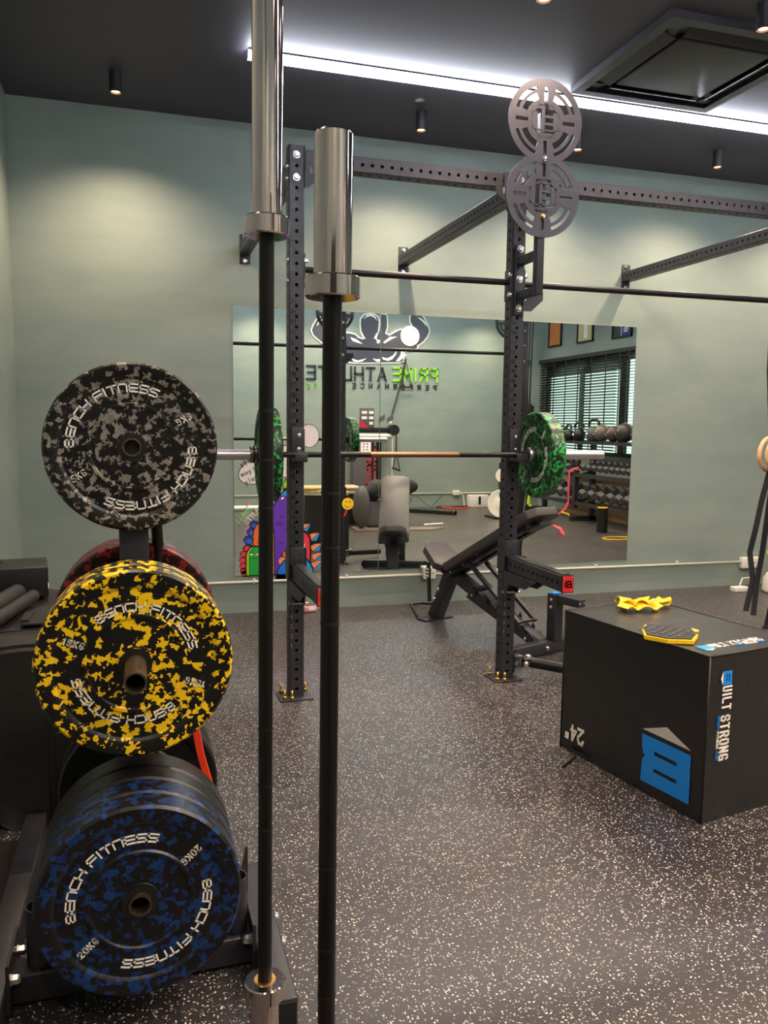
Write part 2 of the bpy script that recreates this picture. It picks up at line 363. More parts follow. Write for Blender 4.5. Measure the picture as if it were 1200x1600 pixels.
def text_polys(txt, font, h, wr, gap, sw, sub=1):
    """quads (lists of 2-D points) of stroke text; x from 0; returns quads and width"""
    out = []; x = 0
    for ch in txt:
        if ch == ' ': x += h*wr*.62; continue
        gw = h*wr*NARROW.get(ch, 1.0)
        sc = h*wr if ch in NARROW else gw
        for line in font.get(ch, []):
            P = [(x+a*sc, b*h) for a, b in line]
            for i in range(len(P)-1):
                (x0, y0), (x1, y1) = P[i], P[i+1]; L = math.hypot(x1-x0, y1-y0)
                if L < 1e-9: continue
                dx, dy = (x1-x0)/L, (y1-y0)/L; e = sw/2
                x0 -= dx*e; y0 -= dy*e; x1 += dx*e; y1 += dy*e
                nx, ny = -dy*e, dx*e
                for k in range(sub):
                    a, b = k/sub, (k+1)/sub
                    ax, ay, bx, by = x0+(x1-x0)*a, y0+(y1-y0)*a, x0+(x1-x0)*b, y0+(y1-y0)*b
                    out.append([(ax-nx, ay-ny), (bx-nx, by-ny), (bx+nx, by+ny), (ax+nx, ay+ny)])
        x += gw+gap
    return out, x-gap

def put_text(mb, txt, o, u, v, h, wr=.7, gap=None, sw=None, font=RO, t=.0008, center=False, width=None):
    gap = h*.3 if gap is None else gap; sw = h*.16 if sw is None else sw
    q, wd = text_polys(txt, font, h, wr, gap, sw)
    u, v, o = V(u).normalized(), V(v).normalized(), V(o); k = 1.0
    if width: k = width/wd
    off = -wd*k/2 if center else 0
    for p in q: mb.prism([(a*k+off, b) for a, b in p], o, u, v, t)
    return wd*k

def arc_text(mb, txt, o, ex, ez, r, a0, span, h, sw, t, font=SQ, wr=1.15):
    """text along a circle, reading clockwise, tops outward. plane (ex, ez)."""
    o, ex, ez = V(o), V(ex), V(ez)
    q, wd = text_polys(txt, font, h, wr, h*.34, sw, 3)
    for p in q:
        pts = []
        for a, b in p:
            th = a0-a/wd*span; rr = r-h/2+b
            pts.append((rr*math.cos(th), rr*math.sin(th)))
        mb.prism(pts, o, ex, ez, t)

# ------------------------------------------------------------------ setting
T = .12
struct('floor', MB().box(((XL+XR)/2, (YB+YW)/2, -.05), (XR-XL+2*T, YW-YB+2*T, .1)), 'floor')
struct('ceiling', MB().box(((XL+XR)/2, (YB+YW)/2, H+.05), (XR-XL+2*T, YW-YB+2*T, .1)), 'ceil')
struct('wall_front', MB().box(((XL+XR)/2, YW+T/2, H/2), (XR-XL+2*T, T, H)), 'wall')
struct('wall_back', MB().box(((XL+XR)/2, YB-T/2, H/2), (XR-XL+2*T, T, H)), 'wall')
struct('wall_left', MB().box((XL-T/2, (YB+YW)/2, H/2), (T, YW-YB, H)), 'wall')
wy0, wy1, wz0, wz1 = -5.0, -1.2, .95, 2.44
mb = MB()
mb.box((XR+T/2, (YB+YW)/2, wz0/2), (T, YW-YB, wz0)).box((XR+T/2, (YB+YW)/2, (wz1+H)/2), (T, YW-YB, H-wz1))
mb.box((XR+T/2, (YB+wy0)/2, (wz0+wz1)/2), (T, wy0-YB, wz1-wz0)).box((XR+T/2, (wy1+YW)/2, (wz0+wz1)/2), (T, YW-wy1, wz1-wz0))
struct('wall_right', mb, 'wall')
dd_ = thing('added_door_1', (-.86, YB, 0), 'added dark brown door behind the camera, unseen, darkens the chrome reflections', None); dd_['kind'] = 'structure'  # added out of view to put a dark band in the sleeve reflections
MB().box((-.86, YB+.02, 1.05), (.92, .04, 2.08)).build('added_door_leaf', mat('added_door_brown', (40, 28, 24), .5), dd_)
mb = MB()
for x in (-1.35, -.37): mb.box((x, YB+.02, 1.07), (.06, .05, 2.14))
mb.box((-.86, YB+.02, 2.13), (1.04, .05, .07)); mb.build('added_door_frame', 'matte', dd_)
MB().cyl((-.50, YB+.04, 1.0), (-.50, YB+.09, 1.0), .012).cyl((-.50, YB+.085, 1.0), (-.63, YB+.085, 1.0), .011).build('added_door_handle', 'steel', dd_)
# window: frame with mullions, panes
wn = thing('window_1', (XR+.06, (wy0+wy1)/2, wz0), 'wide window behind black blinds, dark frame and greenish glass', None); wn['kind'] = 'structure'
mb = MB()
for y in (wy0+.03, -3.86, -2.72, -2.62, wy1-.03): mb.box((XR+.06, y, (wz0+wz1)/2), (.06, .06, wz1-wz0))
for z in (wz0+.03, wz1-.03): mb.box((XR+.06, (wy0+wy1)/2, z), (.058, wy1-wy0, .06))
for y, z in ((-4.5, 2.34), (-3.3, 2.34)): mb.box((XR+.06, y, z), (.05, 1.1, .16))
mb.build('window_frame', 'frame', wn)
for y0, y1 in ((wy0, -3.86), (-3.86, -2.72), (-2.62, wy1)):
    MB().box((XR+.075, (y0+y1)/2, (wz0+wz1)/2), (.006, y1-y0-.06, wz1-wz0-.06)).build('window_pane', 'glass', wn)
# a wall of the neighbouring building seen through the slats
tag(MB().box((XR+1.6, -3.72, 1.0), (.2, .42, 2.0)).build('concrete_pillar', mat('outdoor_concrete', (70, 92, 84), .8)), 'grey green pillar standing outside, seen through the window blinds', 'pillar')
tag(MB().box((XR+1.5, -2.35, 1.4), (.2, .36, 2.8)).build('outdoor_post', mat('outdoor_paint', (66, 98, 88), .8)), 'green painted post outside behind the right end of the blinds', 'post')

# ------------------------------------------------------------------ venetian blind
bl = thing('venetian_blind', (XR-.05, -3.2, .95), 'wide black venetian blind on the window wall above the dumbbell rack', 'blind')
MB().box((XR-.045, -3.175, 2.51), (.07, 3.85, .06)).build('headrail', 'slat', bl)
mb = MB()
n = 34
for i in range(n):
    z = 2.455-i*.044
    a = math.radians(-28); ex = V(math.cos(a), 0, math.sin(a)); ez = V(-math.sin(a), 0, math.cos(a))
    mb.box((XR-.045, -3.9, z), (.046, 2.38, .003), (ex, Y3, ez))
    a = math.radians(-6); ex = V(math.cos(a), 0, math.sin(a)); ez = V(-math.sin(a), 0, math.cos(a))
    mb.box((XR-.045, -1.98, z), (.046, 1.42, .003), (ex, Y3, ez))
sl = mb.build('slats', 'slat', bl); sl['kind'] = 'stuff'
for y in (-4.95, -4.56, -4.17, -3.78, -3.39, -2.98, -2.62, -2.38, -1.95, -1.5):
    MB().box((XR-.072, y, 1.72), (.0015, .03, 1.52)).build('ladder_tape', 'slat', bl)

# ------------------------------------------------------------------ framed pictures on the window wall
def picture(y0, y1, z0, h, art, label, extra=None):
    r = thing('framed_picture', (XR, (y0+y1)/2, z0), label, 'picture', None)
    b = .025; mb = MB(); x = XR-.0155
    for yy in (y0+b/2, y1-b/2): mb.box((x, yy, z0+h/2), (.03, b, h))
    for zz in (z0+b/2, z0+h-b/2): mb.box((x, (y0+y1)/2, zz), (.03, y1-y0, b))
    mb.build('picture_frame', 'dark', r)
    MB().box((XR-.008, (y0+y1)/2, z0+h/2), (.012, y1-y0-2*b, h-2*b)).build('artwork', art, r)
    if extra: extra(r)
def ex2(r):
    MB().box((XR-.0165, -3.71, 2.995), (.003, .05, .40)).box((XR-.0165, -3.655, 2.995), (.003, .03, .40)).build('white_figure', 'print', r)
def ex3(r):
    MB().box((XR-.0165, -2.80, 2.92), (.003, .2, .40)).build('dark_panel', 'charcoal', r)
    mb = MB(); mb.box((XR-.019, -2.69, 2.92), (.003, .012, .40))
    for i in range(5): mb.box((XR-.0175, -2.57+random.uniform(-.03, .03), 2.78+i*.014), (.003, .10, .008))
    mb.build('white_marks', 'print', r)
picture(-4.89, -4.45, 2.745, .48, 'orangeart', 'black framed portrait picture of plain orange, nearest the room corner')
picture(-3.94, -3.46, 2.725, .50, 'cream', 'black framed picture of a white figure on cream, middle of the three', ex2)
picture(-2.93, -2.43, 2.70, .44, 'navy', 'black framed picture, dark half and blue half with white marks', ex3)

# ------------------------------------------------------------------ ceiling fittings
def spot(x, y, label, first=None):
    if first: return dup(first, (x, y, H), label)
    r = thing('ceiling_spotlight', (x, y, H), label, 'spotlight', 'black cylinder spotlights on the dark ceiling')
    MB().lathe([(.036, 0), (.036, -.115), (.030, -.12), (.030, -.100), (0.0001, -.100)], (x, y, H), Z3, 24).build('housing', 'black', r)
    MB().lathe([(.0001, -.1005), (.027, -.1005), (.024, -.112), (.0001, -.116)], (x, y, H), Z3, 20).build('bulb', 'lamp', r)
    ld = bpy.data.lights.new('spot_beam', 'SPOT'); ld.energy = SPOT_W; ld.color = (1.0, .76, .53); ld.spot_size = math.radians(140); ld.spot_blend = .95; ld.shadow_soft_size = .03
    lo = bpy.data.objects.new('spot_beam', ld); COL.objects.link(lo); lo.parent = r; lo.location = (0, 0, -.135)
    return r
s0 = spot(-.83, 1.365, 'black ceiling spotlight at the far left, above the bare green wall')
spot(1.096, 1.365, 'black ceiling spotlight above the middle of the mirror, second from left', s0)
spot(2.27, 1.365, 'black ceiling spotlight just right of the round steel target', s0)
spot(3.45, 1.365, 'black ceiling spotlight furthest right along the mirror wall', s0)
spot(1.082, -.363, 'ceiling spotlight at the top edge of the photo, above the round target', s0)
spot(2.231, -.454, 'ceiling spotlight beside the ceiling air vent, at the upper right', s0)
k = 0
for y in (-1.75, -3.2, -4.55):  # added rows of lamps out of view, put in to light the room
    for x in (-.83, 1.1, 2.3, 3.5, 4.9):
        if y == -3.2 and x < 0: continue
        spot(x, y, 'added unseen ceiling spotlight behind the camera, %s row, %s' % ({-1.75: 'nearest', -3.2: 'middle', -4.55: 'back wall'}[y], {-.83: 'beside the left wall', 1.1: 'left of centre', 2.3: 'at the centre', 3.5: 'right of centre', 4.9: 'near the dumbbell rack'}[x]), s0)
for x in (4.65,):
    for y in (1.365, -.25): spot(x, y, 'black ceiling spotlight out past the rack, %s' % ('by the mirror wall' if y > 0 else 'one row in'), s0)

def led(x0, x1, y, label):
    r = thing('linear_light', ((x0+x1)/2, y, H), label, 'strip light')
    MB().box(((x0+x1)/2, y+.012, H-.02), (x1-x0, .02, .04)).box(((x0+x1)/2, y-.006, H-.005), (x1-x0, .036, .009)).build('housing', 'black', r)
    MB().prism([(-.002, -.006), (-.024, -.006), (-.024, -.018), (-.012, -.044), (.022, -.044), (.022, -.0405), (.0015, -.0405)], (x0, y, H-.004), Y3, Z3, x1-x0).build('diffuser', 'led', r)
led(-.115, 5.2, .83, 'long bright white linear ceiling light crossing the ceiling in front of the rack')
led(-.9, 5.2, -3.35, 'added unseen white linear fill light above the camera, toward the opposite wall')  # added fill strip, out of view, brightens the plate fronts
bpy.data.objects['linear_light.001'].children[1].data.materials[0] = M['led_fill']

ac = thing('air_conditioner', (2.32, .2, H), 'dark square ceiling air cassette with recessed grille beside the linear light', 'air conditioner')
cx, cy, hs = 2.315, .205, .49
mb = MB()
for sx in (-1, 1):
    mb.box((cx+sx*(hs-.03), cy, H-.02), (.06, 2*hs, .04)); mb.box((cx, cy+sx*(hs-.03), H-.02), (2*hs-.12, .06, .04))
mb.build('outer_frame', 'black', ac)
MB().box((cx, cy, H-.006), (2*hs-.12, 2*hs-.12, .012)).build('recess_plate', 'black', ac)
MB().box((cx, cy, H-.026), (.60, .60, .028), bev=.010).build('intake_panel', 'black', ac)
for sx in (-1, 1):
    a = math.radians(20*sx)
    MB().box((cx+sx*.37, cy, H-.03), (.08, .62, .006), (V(math.cos(a), 0, math.sin(a)), Y3, V(-math.sin(a), 0, math.cos(a))), 0).build('louvre', 'black', ac)
    MB().box((cx, cy+sx*.37, H-.03), (.62, .08, .006), (X3, V(0, math.cos(a), math.sin(a)), V(0, -math.sin(a), math.cos(a)))).build('louvre', 'black', ac)
for sx in (-1, 1):
    for sy in (-1, 1): MB().box((cx+sx*(hs-.09), cy+sy*(hs-.09), H-.016), (.1, .1, .012)).build('corner_cap', 'black', ac)
tag(MB().lathe([(.03, 0), (.03, -.006), (.012, -.01), (.0001, -.012)], (1.02, 1.18, H), Z3, 20).build('smoke_sensor', 'steel'), 'tiny silver ceiling sprinkler rose left of the middle spotlight', 'sprinkler')

# ------------------------------------------------------------------ mirrors and wall fittings
mir = []
for i, (x0, x1, lb) in enumerate([(-.09, 1.0, 'tall wall mirror panel with colourful monster drawings, left of the seam'),
                                  (1.003, 2.10, 'middle wall mirror panel, behind the bench'), (2.103, 3.20, 'right wall mirror panel reflecting the window blinds')]):
    o = MB().box(((x0+x1)/2, YM+.003, 1.242), (x1-x0, .006, 1.936), bev=.0015).build('wall_mirror', 'mirror', origin=((x0+x1)/2, YM+.003, .274))
    for p in o.data.polygons: p.use_smooth = False
    tag(o, lb, 'mirror', 'mirror panels on the green wall'); mir.append(o)

def conduit(pts, r, y, label, clips, wallside=1):
    t = thing('cable_conduit', pts[0], label, 'conduit')
    MB().sweep(pts, r, 10).build('tube', 'pvc', t)
    for c in clips: MB().box((c, y, pts[0][2]), (.018, .024, .036), bev=.003).build('clip', 'pvc', t)
    return t
def outlet(x, z, y, sgn, label, w=.12, h=.075, slots=True):
    t = thing('power_outlet', (x, y, z), label, 'outlet')
    MB().box((x, y-sgn*.025, z), (w, .05, h), bev=.006).build('socket_box', 'white', t)
    mb = MB()
    for dx in (-.03, -.018, .018, .03): mb.box((x+dx, y-sgn*.0505, z), (.003, .003, .016))
    mb.build('slots', 'num', t)
conduit([(-1.45, YW-.016, .235), (1.36, YW-.016, .228)], .010, YW-.012, 'pale wall conduit running left from the outlet behind the bench', (-.9, 0.05, .75))
conduit([(1.46, YW-.016, .228), (4.40, YW-.016, .213)], .010, YW-.012, 'pale wall conduit running right to the outlet by the gym straps', (2.0, 2.9, 3.7))
outlet(1.41, .243, YW, 1, 'white surface outlet on the green wall just behind the bench seat', .1, .095)
outlet(4.46, .205, YW, 1, 'white double outlet on the green wall at the right, end of conduit', .2, .095)
conduit([(.2, YB+.016, .24), (4.42, YB+.016, .235)], .010, YB+.012, 'pale conduit along the opposite wall, left of its outlet', (1.2, 2.4, 3.6))
conduit([(4.55, YB+.016, .235), (6.0, YB+.016, .23)], .010, YB+.012, 'pale conduit along the opposite wall, ending at the room corner', (5.2,))
outlet(4.485, .24, YB, -1, 'small outlet with black plug on the opposite wall above the cables', .12, .08)

# ------------------------------------------------------------------ drawings on the left mirror
G = mir[0]; YD = YM-.0006
def draw(name, pts, m, layer, par=G):
    mb = MB(); y = YD-layer*.0005
    mb.prism(pts, (0, y, 0), X3, Z3, .0004)
    return mb.build(name, m, par)
def outline(pts, wd, layer, name='outline', closed=True, m='num', par=G):
    mb = MB(); y = YD-layer*.0005; n = len(pts)
    for i in range(n if closed else n-1):
        (x0, z0), (x1, z1) = pts[i], pts[(i+1) % n]; L = math.hypot(x1-x0, z1-z0)
        if L < 1e-6: continue
        dx, dz = (x1-x0)/L*wd/2, (z1-z0)/L*wd/2
        mb.prism([(x0-dx+dz, z0-dz-dx), (x1+dx+dz, z1+dz-dx), (x1+dx-dz, z1+dz+dx), (x0-dx-dz, z0-dz+dx)], (0, y, 0), X3, Z3, .0004)
    return mb.build(name, m, par)
def dome(x0, x1, z0, z1, n=12, sk=0):
    r = (x1-x0)/2; c = (x0+x1)/2; zt = z1-r*1.25
    return [(x0, z0), (x1, z0)]+[(c+r*math.cos(PI*k/n)+sk*math.sin(PI*k/n), zt+(z1-zt)*math.sin(PI*k/n)) for k in range(n+1)]
def ell(cx, cz, a, b, n=20, rot=0): return [(cx+a*math.cos(t)*math.cos(rot)-b*math.sin(t)*math.sin(rot), cz+a*math.cos(t)*math.sin(rot)+b*math.sin(t)*math.cos(rot)) for t in [2*PI*k/n for k in range(n)]]
PC = dict(green=(28, 168, 62), lgreen=(150, 206, 20), red=(222, 72, 84), purple=(98, 50, 180), dpurple=(66, 52, 160), orange=(240, 112, 40), yellow=(246, 196, 40),
          blue=(12, 110, 214), sky=(28, 150, 228), pink=(236, 122, 190), redm=(226, 58, 72), salmon=(244, 140, 104), paper=(226, 218, 218))
for k_, c_ in PC.items(): M['p_'+k_] = mat('paint_'+k_, c_, .5, var=.1, vscale=60)
ZB = .276
# big purple monster, blue on top, lime antenna
p = [(.10, ZB), (.40, ZB), (.40, .75), (.36, .86), (.30, .93), (.24, .86), (.14, .70), (.10, .60)]
draw('purple_monster', p, 'p_purple', 1); outline(p, .006, 5)
p = [(.27, .90), (.33, .90), (.335, .975), (.29, .985), (.265, .95)]; draw('lime_horn', p, 'p_lgreen', 2); outline(p, .005, 5)
p = [(.255, .86), (.345, .86), (.34, .915), (.27, .915)]; draw('blue_cap', p, 'p_sky', 2)
draw('monster_eye', ell(.262, .842, .016, .009, rot=.6), 'print', 4); outline(ell(.262, .842, .016, .009, rot=.6), .003, 5)
for (x, z, r) in ((.26, .70, .012), (.235, .64, .02), (.29, .60, .012), (.25, .50, .016), (.2, .78, .01)):
    outline([(x+r*math.cos(t), z+r*math.sin(t)) for t in [k*.5 for k in range(7)]], .003, 5, closed=False)
# blue/purple scallops then orange + yellow monster
for (x, z) in ((.035, .60), (.012, .54), (.012, .48), (.055, .65)):
    draw('scallop', ell(x, z, .034, .030), 'p_dpurple', 1); draw('scallop', ell(x+.006, z-.012, .024, .018), 'p_blue', 2); outline(ell(x, z, .034, .030), .004, 3)
p = dome(.045, .20, ZB, .675); draw('orange_monster', p, 'p_orange', 4); outline(p, .006, 7)
p = dome(.085, .20, ZB, .64); draw('yellow_belly', p, 'p_yellow', 5); outline(p, .004, 7)
draw('monster_eye', ell(.095, .565, .014, .008), 'print', 6)
# green monster with red scallops
for k in range(7):
    x = [-.002, -.022, -.035, -.035, -.033, -.03, -.022][k]; z = [.485, .44, .40, .355, .315, .335, .295][k] if k < 3 else [.355+.0, .355, .355, .40, .36, .32, .29][k]
for (x, z) in ((-.002, .478), (-.022, .437), (-.028, .392), (-.026, .348), (-.022, .312), (-.016, .292)):
    draw('scallop', ell(x, max(z, ZB+.018), .026, .022), 'p_redm', 3); outline(ell(x, max(z, ZB+.018), .026, .022), .004, 4)
p = dome(-.008, .125, ZB, .495); draw('lime_back', p, 'p_lgreen', 8); outline(p, .007, 10)
p = dome(.018, .125, ZB, .49); draw('green_monster', p, 'p_green', 9); outline(p, .004, 10)
for x in (.032, .076):
    draw('monster_eye', ell(x, .435, .014, .008), 'print', 10); outline([(x-.015, .441), (x+.015, .441)], .004, 11, closed=False)
outline([(.034, .402), (.05, .407), (.07, .404)], .004, 11, 'mouth', False)
# pink + red monster with salmon and blue spikes
for k, (x, z) in enumerate(((.40, .62), (.47, .55), (.49, .47), (.50, .40), (.50, .34))):
    p = [(x-.03, z-.03), (x+.085, z+.035), (x+.02, z-.045)]; q = [(x-.03, z-.03), (x+.085, z+.035), (x+.0, z+.03)]
    p = [(x, z-.03), (x+.075, z+.03), (x+.02, z+.03), (x-.03, z+.01)] ; draw('spike', p, 'p_salmon', 2); outline(p, .004, 4)
    q = [(x, z-.03), (x+.075, z+.03), (x+.045, z-.03)]; draw('blue_spike', q, 'p_sky', 3)  # blue painted half of each drawn spike
p = dome(.305, .47, ZB, .60); draw('pink_monster', p, 'p_pink', 5); outline(p, .007, 8)
p = dome(.365, .472, ZB, .595); draw('red_back', p, 'p_redm', 6); outline(p, .007, 8)
for (x, z) in ((.41, .56), (.43, .50), (.41, .45), (.44, .40)): outline([(x, z), (x-.008, z-.02), (x+.004, z-.03)], .004, 9, 'mark', False, 'print')
# orange tuft, blue monster
draw('orange_tuft', ell(.300, .425, .04, .03), 'p_orange', 8); outline(ell(.300, .425, .04, .03), .005, 9)
draw('salmon_tuft', ell(.262, .375, .03, .03), 'p_salmon', 8)
p = dome(.215, .50, ZB, .415, 14); draw('blue_monster', p, 'p_blue', 10); outline(p, .007, 12)
p = dome(.285, .49, ZB, .41, 14); draw('sky_belly', p, 'p_sky', 11); outline(p, .004, 12)
# speech bubbles
p = ell(.055, 1.035, .115, .085, 24, .35); draw('speech_bubble', p, 'p_paper', 1); outline(p, .005, 2)
p = [(.06, 1.10), (.16, 1.20), (.33, 1.24), (.31, 1.0), (.16, .99)]; draw('speech_bubble', p, 'p_paper', 1); outline(p, .005, 2, closed=False)
p = ell(.46, 1.30, .075, .085, 24); draw('speech_bubble', p, 'p_paper', 1); outline(p, .004, 2)
mb = MB(); ua = V(math.cos(.5), 0, math.sin(.5)); va = V(-math.sin(.5), 0, math.cos(.5))
put_text(mb, 'strong', (-.035, YD-.0016, 1.068), ua, va, .038, .62, .007, .0045, t=.0004)
put_text(mb, 'may not', (-.03, YD-.0016, 1.0), ua, va, .034, .62, .007, .004, t=.0004)
put_text(mb, 'play fine', (.0, YD-.0016, .945), ua, va, .034, .62, .007, .004, t=.0004)
mb.build('handwriting', 'num', G)
mb = MB(); a = .82; ua = V(math.cos(a), 0, math.sin(a)); va = V(-math.sin(a), 0, math.cos(a))
put_text(mb, 'PRIME', (-.055, YD-.0012, .665), ua, va, .038, .55, .010, .006, t=.0004); mb.build('handwriting', mat('paint_mint', (150, 226, 150), .5), G)
mb = MB(); put_text(mb, 'STYLE', (.005, YD-.0012, .655), ua, va, .034, .55, .010, .005, t=.0004); mb.build('handwriting', 'print', G)
mb = MB()
for x, z in ((.005, .80), (.02, .805), (.0, .62), (.015, .63)): mb.prism(ell(x, z, .006, .016, 10, -.6), (0, YD-.001, 0), X3, Z3, .0004)
mb.build('pink_dashes', 'p_pink', G)
# smiley sticker
sm = thing('smiley_sticker', (.755, YM, .745), 'round yellow smiley sticker on the mirror beside the second rack post reflection', 'sticker')
MB().lathe([(.0001, 0), (.045, 0), (.045, .0015), (.0001, .0015)], (.757, YM-.002, .793), -Y3, 28).build('yellow_disc', 'yellow', sm)
mb = MB()
for x in (.743, .771): mb.prism(ell(x, .808, .004, .007, 12), (0, YM-.0040, 0), X3, Z3, .0004)
sp_ = [(.757+.027*math.cos(t), .797+.030*math.sin(t)) for t in [PI*1.08+k*PI*.84/8 for k in range(9)]]
for i in range(8):
    (x0, z0), (x1, z1) = sp_[i], sp_[i+1]
    mb.prism([(x0, z0-.002), (x1, z1-.002), (x1, z1+.002), (x0, z0+.002)], (0, YM-.0040, 0), X3, Z3, .0004)
mb.build('smiling_face', 'num', sm)
tag(MB().prism([(.724, .70), (.742, .745), (.757, .745), (.75, .725), (.738, .70)], (0, YM-.0008, 0), X3, Z3, .0006).build('red_tag', 'red'), 'small red tag stuck on the mirror under the yellow smiley', 'tag')

# ------------------------------------------------------------------ power rack
rack = thing('power_rack', (W, .037, 0), 'black perforated steel power rack bolted to floor and green wall', 'power rack')
def perf(mb, o, ez, ex, ey, L, first, wx=.075, wy=.075, pitch=.05, skip=(), c=.004, hr=.0085, faces=(0, 1, 2, 3)):
    """square steel tube centred on o, running L along ez, with real through holes"""
    o, ex, ey, ez = V(o), V(ex), V(ey), V(ez)
    n = int(round((L-first)/pitch)); zs = [first+i*pitch for i in range(n) if first+i*pitch < L-.015]
    for fi in range(4):
        N = [ey*-1, ex, ey, ex*-1][fi]; U = [ex, ey, ex*-1, ey*-1][fi]
        hw = [wx, wy, wx, wy][fi]/2-c; d = [wy, wx, wy, wx][fi]/2
        def P(a, z): return o+N*d+U*a+ez*z
        def solid(z0, z1):
            if z1-z0 > 1e-5: mb.add([P(-hw, z0), P(hw, z0), P(hw, z1), P(-hw, z1)], [(0, 1, 2, 3)])
        if fi not in faces: solid(0, L)
        else:
            zc = 0
            for z in zs:
                a, b = max(zc, z-pitch/2), min(L, z+pitch/2); solid(zc, a); zc = b
                K = 12; cor = [P(hw, b), P(-hw, b), P(-hw, a), P(hw, a)]
                cir = [P(hr*math.cos(PI/4+2*PI*k/K), z+hr*math.sin(PI/4+2*PI*k/K)) for k in range(K)]
                inn = [q-N*.005 for q in cir]
                fs = []
                for q in range(4):
                    k0 = q*3; fs.append((q, (q+1) % 4, 4+(k0+3) % K, 4+(k0+2) % K, 4+(k0+1) % K, 4+k0))
                fs += [(4+k, 4+(k+1) % K, 4+K+(k+1) % K, 4+K+k) for k in range(K)]
                mb.add(cor+cir+inn, fs)
            solid(zc, L)
    # chamfers
    for sx, sy in ((1, -1), (1, 1), (-1, 1), (-1, -1)):
        A = o+ex*(sx*wx/2)+ey*(sy*(wy/2-c)); B = o+ex*(sx*(wx/2-c))+ey*(sy*wy/2)
        mb.add([A, B, B+ez*L, A+ez*L], [(0, 1, 2, 3)])
    for z in (0, L):
        q = []
        for sx, sy in ((1, -1), (1, 1), (-1, 1), (-1, -1)):
            A = o+ex*(sx*wx/2)+ey*(sy*(wy/2-c))+ez*z; B = o+ex*(sx*(wx/2-c))+ey*(sy*wy/2)+ez*z
            q += [A, B] if sx*sy > 0 else [B, A]
        q = [q[0], q[1], q[2], q[3], q[4], q[5], q[6], q[7]]
        c0 = sum(q, Vector())/8; q.sort(key=lambda p: math.atan2((p-c0).dot(ey), (p-c0).dot(ex)))
        mb.add(q, [tuple(range(8))])
    return mb
def bolt(par, p, n, r=.0135, name='bolt', m='zinc', L=.013):
    n = V(n).normalized(); p = V(p)
    mb = MB(); mb.lathe([(r*1.25, 0), (r*1.25, .003), (r, .003), (r, L*.7), (r*.7, L), (.0001, L)], p, n, 6 if name == 'nut' else 18); return mb.build(name, m, par)

for ux in (0, W, W3):
    up = perf(MB(), (ux, .0375, .006), Z3, X3, Y3, 2.689, .044).build('upright', 'black', rack)
    bp = MB().box((ux-.005, .03, .004), (.17, .15, .008), bev=.002).build('base_plate', 'black', up)
    for dx, dy in ((-.065, -.02), (-.03, -.035), (.06, .085), (-.065, .085)):
        mb = MB(); mb.cyl((ux+dx, dy, .008), (ux+dx, dy, .055), .006, seg=10).lathe([(.012, .008), (.012, .02), (.007, .024)], (ux+dx, dy, 0), Z3, 6)
        mb.build('anchor_bolt', 'brass', up)
    if ux != W3:
        for i in range(1, 36):
            if i in (20, 21, 22) or i in (6, 7, 8, 9, 10): continue
            mb = MB(); put_text(mb, str(i), (ux-.031, -.0001, .2+.05*i+.0155), X3, Z3, .0185, .58, .0045, .0034, t=.0005)
            mb.build('stamped_number', 'numlite' if i < 10 else 'num', up)
    for z in (2.37, 2.22, 2.06): bolt(up, (ux+.004, .0755, z), Y3, .012)
    for z in (2.65, 2.548): bolt(up, (ux, -.0005, z), -Y3)
    for z in (2.60, 2.545):
        bolt(up, (ux-.038, .02 if ux == 0 else .03, z), -X3, .011)
    for z in (2.168, 2.069):
        bolt(up, (ux-.038, .0, z) if False else (ux-.038, .012, z), -X3, .012); bolt(up, (ux+.038, .012, z), X3, .012, 'nut', 'zinc', .02)

# top front beams + wall beams
for x0, x1 in ((.0375, W-.0375), (W+.0375, W3-.0375)):
    b = perf(MB(), (x0+.006, .0375, 2.637), X3, Y3, Z3*1, x1-x0-.012, .03).build('top_beam', 'black', rack)
    for xe, s in ((x0, 1), (x1, -1)):
        MB().box((xe+s*.003, .0375, 2.60), (.006, .075, .19)).build('flange_plate', 'black', b)
        MB().prism([(0, 2.675), (s*.055, 2.675), (s*.055, 2.600), (s*.10, 2.600), (s*.10, 2.572), (s*.012, 2.505), (0, 2.505)] if s > 0 else
                   [(0, 2.675), (0, 2.505), (s*.012, 2.505), (s*.10, 2.572), (s*.10, 2.600), (s*.055, 2.600), (s*.055, 2.675)], (xe+s*.006, -.0045, 0), X3, Z3, .0045).build('gusset', 'black', b)
        mb = MB(); xo = xe+s*.006+(.018 if s > 0 else -.062)
        mb.box((xo+.006, -.0096, 2.583), (.010, .001, .030)); put_text(mb, 'B', (xo+.018, -.0094, 2.570), X3, Z3, .026, .9, 0, .006, SQ, t=.0008)
        mb.build('maker_emblem', mat('etched_grey', (104, 116, 112), .5), b)
zb = 2.600
for ux in (0, W, 3.075):
    b = perf(MB(), (ux, .081, zb), Y3, X3*-1, Z3, YW-.087-.008, .03).build('wall_beam', 'black', rack)
    MB().box((ux, YW-.004, zb), (.075, .008, .20), bev=.002).build('wall_bracket', 'black', b)
    MB().box((ux, .078, zb), (.075, .006, .12)).build('flange_plate', 'black', b)
    for z in (zb-.08, zb+.08): bolt(b, (ux, YW-.008, z), -Y3, .012)
for x0, x1 in ((.0375, W-.0375), (W+.0375, W3-.0375)):
    pb = MB().cyl((x0, .0375, 2.130), (x1, .0375, 2.136), .0165).build('pull_up_bar', 'shaft', rack)
    for xe, s in ((x0, 1), (x1, -1)): MB().box((xe+s*.003, .0375, 2.12), (.006, .07, .16), bev=.002).build('bar_flange', 'black', pb)

